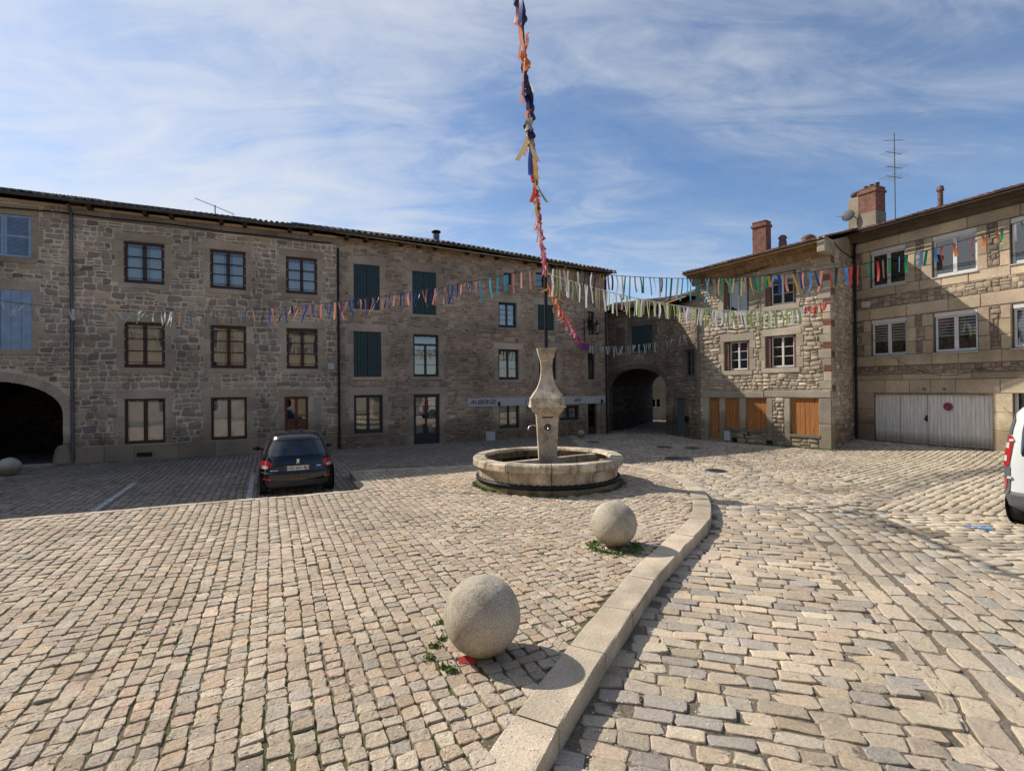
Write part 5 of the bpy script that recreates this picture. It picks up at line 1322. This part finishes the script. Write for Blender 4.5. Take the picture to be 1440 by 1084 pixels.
class Hull:
    """vehicle body as rounded horizontal slices: z -> half width, rear, front, roundness"""
    def __init__(s, sl): s.sl = W(sl)
    def S(s, t, z, off=0.):
        w, yr, yf, n = [np.interp(z, s.sl[:, 0], s.sl[:, i]) for i in (1, 2, 3, 4)]
        w = w+off; yr = yr-off; yf = yf+off; c, si = np.cos(t), np.sin(t)
        x = w*np.sign(c)*np.abs(c)**(2/n); y = (yr+yf)/2+(yf-yr)/2*np.sign(si)*np.abs(si)**(2/n)
        return np.stack([x, y, np.broadcast_to(z, x.shape)], -1)
    def shell(s, mb, z0, z1, nz=16, nt=96, off=0., cap=True):
        zs = np.unique(np.concatenate([np.linspace(z0, z1, nz), s.sl[(s.sl[:, 0] > z0) & (s.sl[:, 0] < z1), 0]])); th = np.arange(nt)*2*PI/nt
        P = s.S(th[None, :]+0*zs[:, None], zs[:, None]+0*th[None, :], off); mb.grid(P, closed=True)
        if cap: mb.add(P[-1], [tuple(range(nt))]); mb.add(P[0], [tuple(range(nt))[::-1]])
        return mb
    def tx(s, x, z):
        w = np.interp(z, s.sl[:, 0], s.sl[:, 1]); n = np.interp(z, s.sl[:, 0], s.sl[:, 4]); return -math.acos(min(1, abs(x)/w)**(n/2)) if x >= 0 else -(PI-math.acos(min(1, abs(x)/w)**(n/2)))
    def ty(s, y, z, side=1):
        yr, yf, n = [np.interp(z, s.sl[:, 0], s.sl[:, i]) for i in (2, 3, 4)]; v = (y-(yr+yf)/2)/((yf-yr)/2); v = max(-1, min(1, v)); a = math.asin(abs(v)**(n/2))*(1 if v > 0 else -1)
        return a if side > 0 else PI-a
    def patch(s, rows, off=.006, m=10):
        """rows: (z, ta, tb)"""
        P = []
        for i in range(len(rows)-1):
            for f in np.linspace(0, 1, 5)[:(5 if i == len(rows)-2 else 4)]:
                z = rows[i][0]+(rows[i+1][0]-rows[i][0])*f; ta = rows[i][1]+(rows[i+1][1]-rows[i][1])*f; tb = rows[i][2]+(rows[i+1][2]-rows[i][2])*f
                t = np.linspace(ta, tb, m); P.append(s.S(t, np.full(m, z), off))
        mb = MB(); mb.grid(P); return mb
def wheel(parent, x, y, r, w, side):
    m = MB(); m.lathe([(r*.62, -w/2), (r*.93, -w/2), (r, -w*.35), (r, w*.35), (r*.93, w/2), (r*.62, w/2)], n=32); o = m.build('wheel', 'rubber', parent); o.location = (x, y, r); o.rotation_euler = (0, PI/2, 0)
    m = MB(); m.lathe([(r*.62, w*.45*side), (r*.56, w*.3*side), (r*.2, w*.36*side), (0, w*.4*side)], n=24); m.build('rim', 'zinc', o)
def wiper(parent, a, b): m = MB(); m.tube([a, b], .012, 5); m.build('rear_wiper', 'plastic', parent)

car = empty('parked_car', (-4.98, 11.72, .0), aL, 'black hatchback parked nose to the wall, seen from behind', 'car')
H1 = Hull([(.17, .72, .14, 3.70, 5), (.24, .79, .03, 3.79, 5), (.40, .822, .0, 3.83, 5), (.52, .826, -.005, 3.82, 5), (.56, .824, .03, 3.80, 5), (.70, .822, .055, 3.74, 4.6), (.80, .81, .08, 3.5, 4.4), (.88, .79, .11, 3.05, 4.2), (.93, .765, .14, 2.85, 4),
           (1.10, .69, .25, 2.5, 3.8), (1.25, .615, .36, 2.15, 3.6), (1.33, .57, .44, 1.95, 3.4), (1.385, .52, .56, 1.78, 3.2), (1.42, .43, .75, 1.6, 3), (1.435, .3, .95, 1.4, 3)])
mb = MB(); H1.shell(mb, .17, 1.435); body = mb.build('body', 'black_paint', car)
tx = H1.tx
def rear_rows(H, L): return [(z, H.tx(-x, z), H.tx(x, z)) for z, x in L]
H1.patch(rear_rows(H1, [(.925, .60), (.97, .625), (1.10, .59), (1.22, .53), (1.26, .47)]), .006).build('rear_window', 'car_glass', car)
H1.patch(rear_rows(H1, [(1.262, .50), (1.275, .50), (1.30, .49)]), .02).build('spoiler', 'black_paint', car)
for sd in (-1, 1):
    R_ = [(.63, .64, -.52), (.68, .56, -.42), (.76, .52, -.36), (.82, .60, -.40)]
    rows = [(z, H1.tx(x, z), a) for z, x, a in R_] if sd > 0 else [(z, H1.tx(-x, z), -PI-a) for z, x, a in R_]
    tl = H1.patch(rows, .010).build('tail_light', 'lens_red', car)
    rows = [(z, H1.tx(x*sd, z), H1.tx((x+.11)*sd, z)) for z, x in ((.645, .66), (.66, .62), (.70, .62), (.71, .65))]
    H1.patch(rows, .016).build('reversing_lens', 'lens_clear', tl)
    rows = [(z, H1.tx(.56*sd, z), H1.tx(.74*sd, z)) for z in (.385, .43)]; H1.patch(rows, .008).build('reflector', 'lens_red', car)
    rows = [(z, H1.ty(y0, z, sd), H1.ty(y1, z, sd)) for z, y0, y1 in ((.95, .55, 2.45), (1.10, .62, 2.25), (1.24, .75, 2.0))]; H1.patch(rows, .004, 14).build('side_window', 'car_glass', car)
    m = MB(); m.lathe([(0, .10), (.06, .09), (.10, .05), (.11, 0), (.09, -.04), (0, -.05)], n=14)
    mo = m.build('wing_mirror', 'black_paint', car); mo.location = (sd*.90, 2.28, .93); mo.rotation_euler = (rad(90), 0, 0); mo.scale = (.9, .65, .65)
    m = MB(); m.box(-.06, -.01, -.045, .06, .0, .045, (.5, .5, .5), 0, .01); g_ = m.build('mirror_glass', 'chrome', mo); g_.rotation_euler = (rad(-90), 0, 0); g_.location = (0, 0, -.06+.0)
    m = MB(); m.box(-.03, -.03, -.02, .03, .03, .02); mm = m.build('mirror_arm', 'plastic', car); mm.location = (sd*.83, 2.3, .90); mm.scale = (2.4, 1, 1)
    for y in (.66, 3.08):
        m = MB(); m.lathe([(0, 0), (.34, 0)], n=30); a_ = m.build('wheel_arch', 'rubber', car); a_.location = (sd*.829, y, .30); a_.rotation_euler = (0, PI/2, 0)
        wheel(car, sd*.715, y, .29, .19, sd)
H1.patch(rear_rows(H1, [(.205, .60), (.25, .66), (.36, .70)]), .008).build('lower_bumper', 'plastic', car)
H1.patch(rear_rows(H1, [(.545, .80), (.56, .80)]), .010).build('bumper_crease', 'plastic', car)
pm = MB(); pm.box(-.26, .02, .595, .26, .045, .70, (.7, .7, .6), 0, .004); pl_ = pm.build('number_plate', 'plate', car)
for x in (-.245, .245): pm = MB(); pm.box(x-.018, .016, .598, x+.018, .03, .697); pm.build('plate_band', 'sign_blue', pl_)
lettering('AD-661-RJ', .105, (0, .015, .648), (PI/2, 0, 0), 'ink', pl_, 0, 'lettering', .88)
# rampant lion badge
lion = [(-.035, -.05), (-.015, -.05), (-.012, -.02), (.002, -.018), (.012, -.05), (.034, -.05), (.020, -.03), (.024, -.005), (.016, .012), (.040, .006), (.042, .016), (.018, .030), (.040, .036), (.036, .048), (.012, .048), (-.004, .058), (-.022, .050), (-.026, .03), (-.018, .01), (-.028, -.02)]
m = MB(); y0 = float(H1.S(np.array([-PI/2]), np.array([.80]), .012)[0][1]); V = [(x, y0, .795+z) for x, z in lion]+[(x, y0-.006, .795+z) for x, z in lion]; n = len(lion)
m.add(V, [tuple(range(n, 2*n))]+[(i, (i+1) % n, n+(i+1) % n, n+i) for i in range(n)]); m.build('badge', 'chrome', car)
wiper(car, (.02, .115, .915), (.33, .17, .985))
for x0, x1, z in ((-.62, -.42, .60), (.40, .50, .665)):
    rows = [(zz, H1.tx(x0, zz), H1.tx(x1, zz)) for zz in (z, z+.018)]; H1.patch(rows, .008).build('model_lettering', 'chrome', car)

van = empty('parked_van', (8.68, 7.86, 0), rad(25.5-90), 'white van with a tall red rear light cluster at the right edge', 'van')
H2 = Hull([(.28, .80, .10, 4.1, 6), (.36, .89, -.02, 4.2, 7), (.55, .915, -.04, 4.22, 8), (.60, .912, .0, 4.2, 8), (.90, .915, .03, 4.1, 9), (1.05, .91, .045, 3.4, 9), (1.25, .895, .07, 3.05, 8), (1.60, .86, .13, 2.7, 7), (1.85, .82, .19, 2.5, 6), (1.95, .77, .27, 2.4, 5), (2.02, .66, .42, 2.2, 4), (2.04, .5, .6, 2.0, 4)])
mb = MB(); H2.shell(mb, .60, 2.04); mb.build('body', 'van_white', van)
mb = MB(); H2.shell(mb, .28, .60, 6); mb.build('bumper', 'grey_plastic', van)
for sd in (-1, 1):
    cor = lambda z, x, a: (z, H2.tx(x*sd, z), (a if sd > 0 else -PI-a))
    H2.patch([cor(.56, .74, -.45), cor(.80, .72, -.4), cor(1.0, .73, -.4)], .012).build('corner_trim', 'grey_plastic', van)
    tl = H2.patch([cor(.99, .78, -.55), cor(1.02, .74, -.45), cor(1.45, .70, -.42), cor(1.50, .74, -.5)], .016).build('tail_light', 'lens_red', van)
    H2.patch([cor(1.08, .77, -.62), cor(1.17, .77, -.62)], .022).build('reversing_lens', 'lens_clear', tl)
    H2.patch([cor(1.29, .75, -.62), cor(1.38, .75, -.62)], .022).build('indicator_lens', 'lens_clear', tl)
    H2.patch([cor(1.51, .74, -.45), cor(1.75, .71, -.5), cor(1.93, .74, -.6)], .012).build('pillar_trim', 'grey_plastic', van)
    H2.patch([cor(.63, .78, -.6), cor(.80, .76, -.6)], .018).build('reflector', 'lens_red', van)
    x0, x1 = (.05, .60) if sd > 0 else (-.05, -.60)
    H2.patch([(z, H2.tx(x0, z), H2.tx(x1*q, z)) for z, q in ((1.18, .97), (1.24, 1.0), (1.70, .98), (1.76, .93))], .008).build('rear_window', 'car_glass', van)
    m = MB()
    for z in (.82, 1.42): p = H2.S(np.array([H2.tx(.72*sd, z)]), np.array([z]), .02)[0]; m.box(p[0]-.03, p[1]-.02, z-.02, p[0]+.03, p[1]+.02, z+.02, (.5, .5, .5), 0, .006)
    m.build('hinge', 'van_white', van)
    for y in (.72, 3.4):
        m = MB(); m.lathe([(0, 0), (.38, 0)], n=30); a_ = m.build('wheel_arch', 'rubber', van); a_.location = (sd*.917, y, .34); a_.rotation_euler = (0, PI/2, 0)
        wheel(van, sd*.80, y, .325, .21, sd)
    rows = [(z, H2.ty(y0, z, sd), H2.ty(y1, z, sd)) for z, y0, y1 in ((1.15, 2.0, 2.9), (1.65, 1.9, 2.45))]; H2.patch(rows, .004, 14).build('side_window', 'car_glass', van)
m = MB(); m.box(-.006, -.01, .62, .006, .2, 1.2); m.build('door_gap', 'ink', van)
van.scale = (1, 1, 1.04)

# ================================================================== SKY, SUN, CAMERA
SUN_AZ = rad(-26); EL = rad(39.5)          # direction in which the shadows fall, sun height
sdir = Vector((-math.cos(SUN_AZ)*math.cos(EL), -math.sin(SUN_AZ)*math.cos(EL), math.sin(EL)))
wd = bpy.data.worlds.new('World'); sc.world = wd; wd.use_nodes = True; nt = wd.node_tree; bg = nt.nodes['Background']
sky = nt.nodes.new('ShaderNodeTexSky'); sky.sky_type = 'NISHITA'; sky.sun_disc = False; sky.sun_elevation = EL
sky.sun_rotation = math.atan2(sdir.x, sdir.y); sky.altitude = 800; sky.air_density = 1.0; sky.dust_density = .6; sky.ozone_density = 2.5
tc = nt.nodes.new('ShaderNodeTexCoord').outputs['Generated']
sx = nt.nodes.new('ShaderNodeSeparateXYZ'); nt.links.new(tc, sx.inputs[0])
def mth(op, a, b=None, c=None):
    m = nt.nodes.new('ShaderNodeMath'); m.operation = op
    for i, v in enumerate((a, b, c)):
        if v is None: continue
        if isinstance(v, (int, float)): m.inputs[i].default_value = v
        else: nt.links.new(v, m.inputs[i])
    return m.outputs[0]
den = mth('ADD', mth('MAXIMUM', sx.outputs[2], 0.), .22)
cxyz = nt.nodes.new('ShaderNodeCombineXYZ'); nt.links.new(mth('DIVIDE', sx.outputs[0], den), cxyz.inputs[0]); nt.links.new(mth('DIVIDE', sx.outputs[1], den), cxyz.inputs[1])
def mapped(rot, scl, loc=(0, 0, 0)):
    m = nt.nodes.new('ShaderNodeMapping'); m.inputs['Rotation'].default_value = (0, 0, rad(rot)); m.inputs['Scale'].default_value = (*scl, 1); m.inputs['Location'].default_value = loc
    nt.links.new(cxyz.outputs[0], m.inputs[0]); return m.outputs[0]
n1 = noise(nt, 1.0, 10, .58, mapped(-40, (.9, 1.3), (5.3, 2.2, 0)), .5); n2 = noise(nt, .50, 3, .5, mapped(0, (1, 1), (1.7, 4.1, 0)), .3)
n3 = noise(nt, 2.6, 9, .62, mapped(-62, (1.0, 2.6), (2.0, 7.0, 0)), .8)
sd_ = nt.nodes.new('ShaderNodeVectorMath'); sd_.operation = 'DOT_PRODUCT'; nt.links.new(tc, sd_.inputs[0]); sd_.inputs[1].default_value = sdir
dsun = sd_.outputs['Value']
cl = mth('ADD', mth('MULTIPLY', n1.outputs[0], .60), mth('ADD', mth('MULTIPLY', n2.outputs[0], .40), mth('MULTIPLY', n3.outputs[0], .42)))
cl = mth('ADD', cl, mth('MULTIPLY', mth('MAXIMUM', dsun, -.3), .34))
cl = mth('MULTIPLY', cl, .8)
rc = ramp(nt, cl, [(.565, (0, 0, 0)), (.65, (.12, .12, .12)), (.76, (.52, .52, .52)), (.9, (.86, .86, .86))])
hz = mth('POWER', mth('SUBTRACT', 1., mth('MINIMUM', mth('MAXIMUM', sx.outputs[2], 0.), 1.)), 7.)
fac = mth('MINIMUM', mth('ADD', rc.outputs[0], mth('MULTIPLY', hz, .5)), .95)
ccol = mixc(nt, (4.4, 4.7, 5.1), (5.7, 5.85, 6.1), mth('MINIMUM', mth('MAXIMUM', mth('MULTIPLY', dsun, 1.1), 0.), 1.))
skyc = mixc(nt, sky.outputs[0], (.82, .92, 1.0), 1., 'MULTIPLY')
nt.links.new(mixc(nt, skyc, ccol, fac), bg.inputs[0]); bg.inputs[1].default_value = .145

sl = bpy.data.lights.new('sun', 'SUN'); sl.energy = 5.0; sl.angle = rad(.53); sl.color = (1., .945, .87)
so_ = bpy.data.objects.new('sun', sl); COL.objects.link(so_); so_.location = (-20, 15, 30); so_.rotation_euler = (-sdir).to_track_quat('-Z', 'Y').to_euler()

cd = bpy.data.cameras.new('camera'); cam = bpy.data.objects.new('camera', cd); COL.objects.link(cam); sc.camera = cam
cd.sensor_fit = 'HORIZONTAL'; cd.sensor_width = 36; cd.lens = 36*710/1440; cd.clip_end = 3000; cd.clip_start = .05
cam.matrix_world = Matrix.Translation((0, 0, CAM_H)) @ Matrix.Rotation(PI/2+.0049, 4, 'X') @ Matrix.Rotation(-.0101, 4, 'Z')
sc.view_settings.view_transform = 'Standard'; sc.view_settings.look = 'None'; sc.view_settings.exposure = 0; sc.view_settings.gamma = 1
sc.render.engine = 'CYCLES'; sc.cycles.max_bounces = 8; sc.cycles.transparent_max_bounces = 12
sc.render.resolution_x = 1024; sc.render.resolution_y = 770
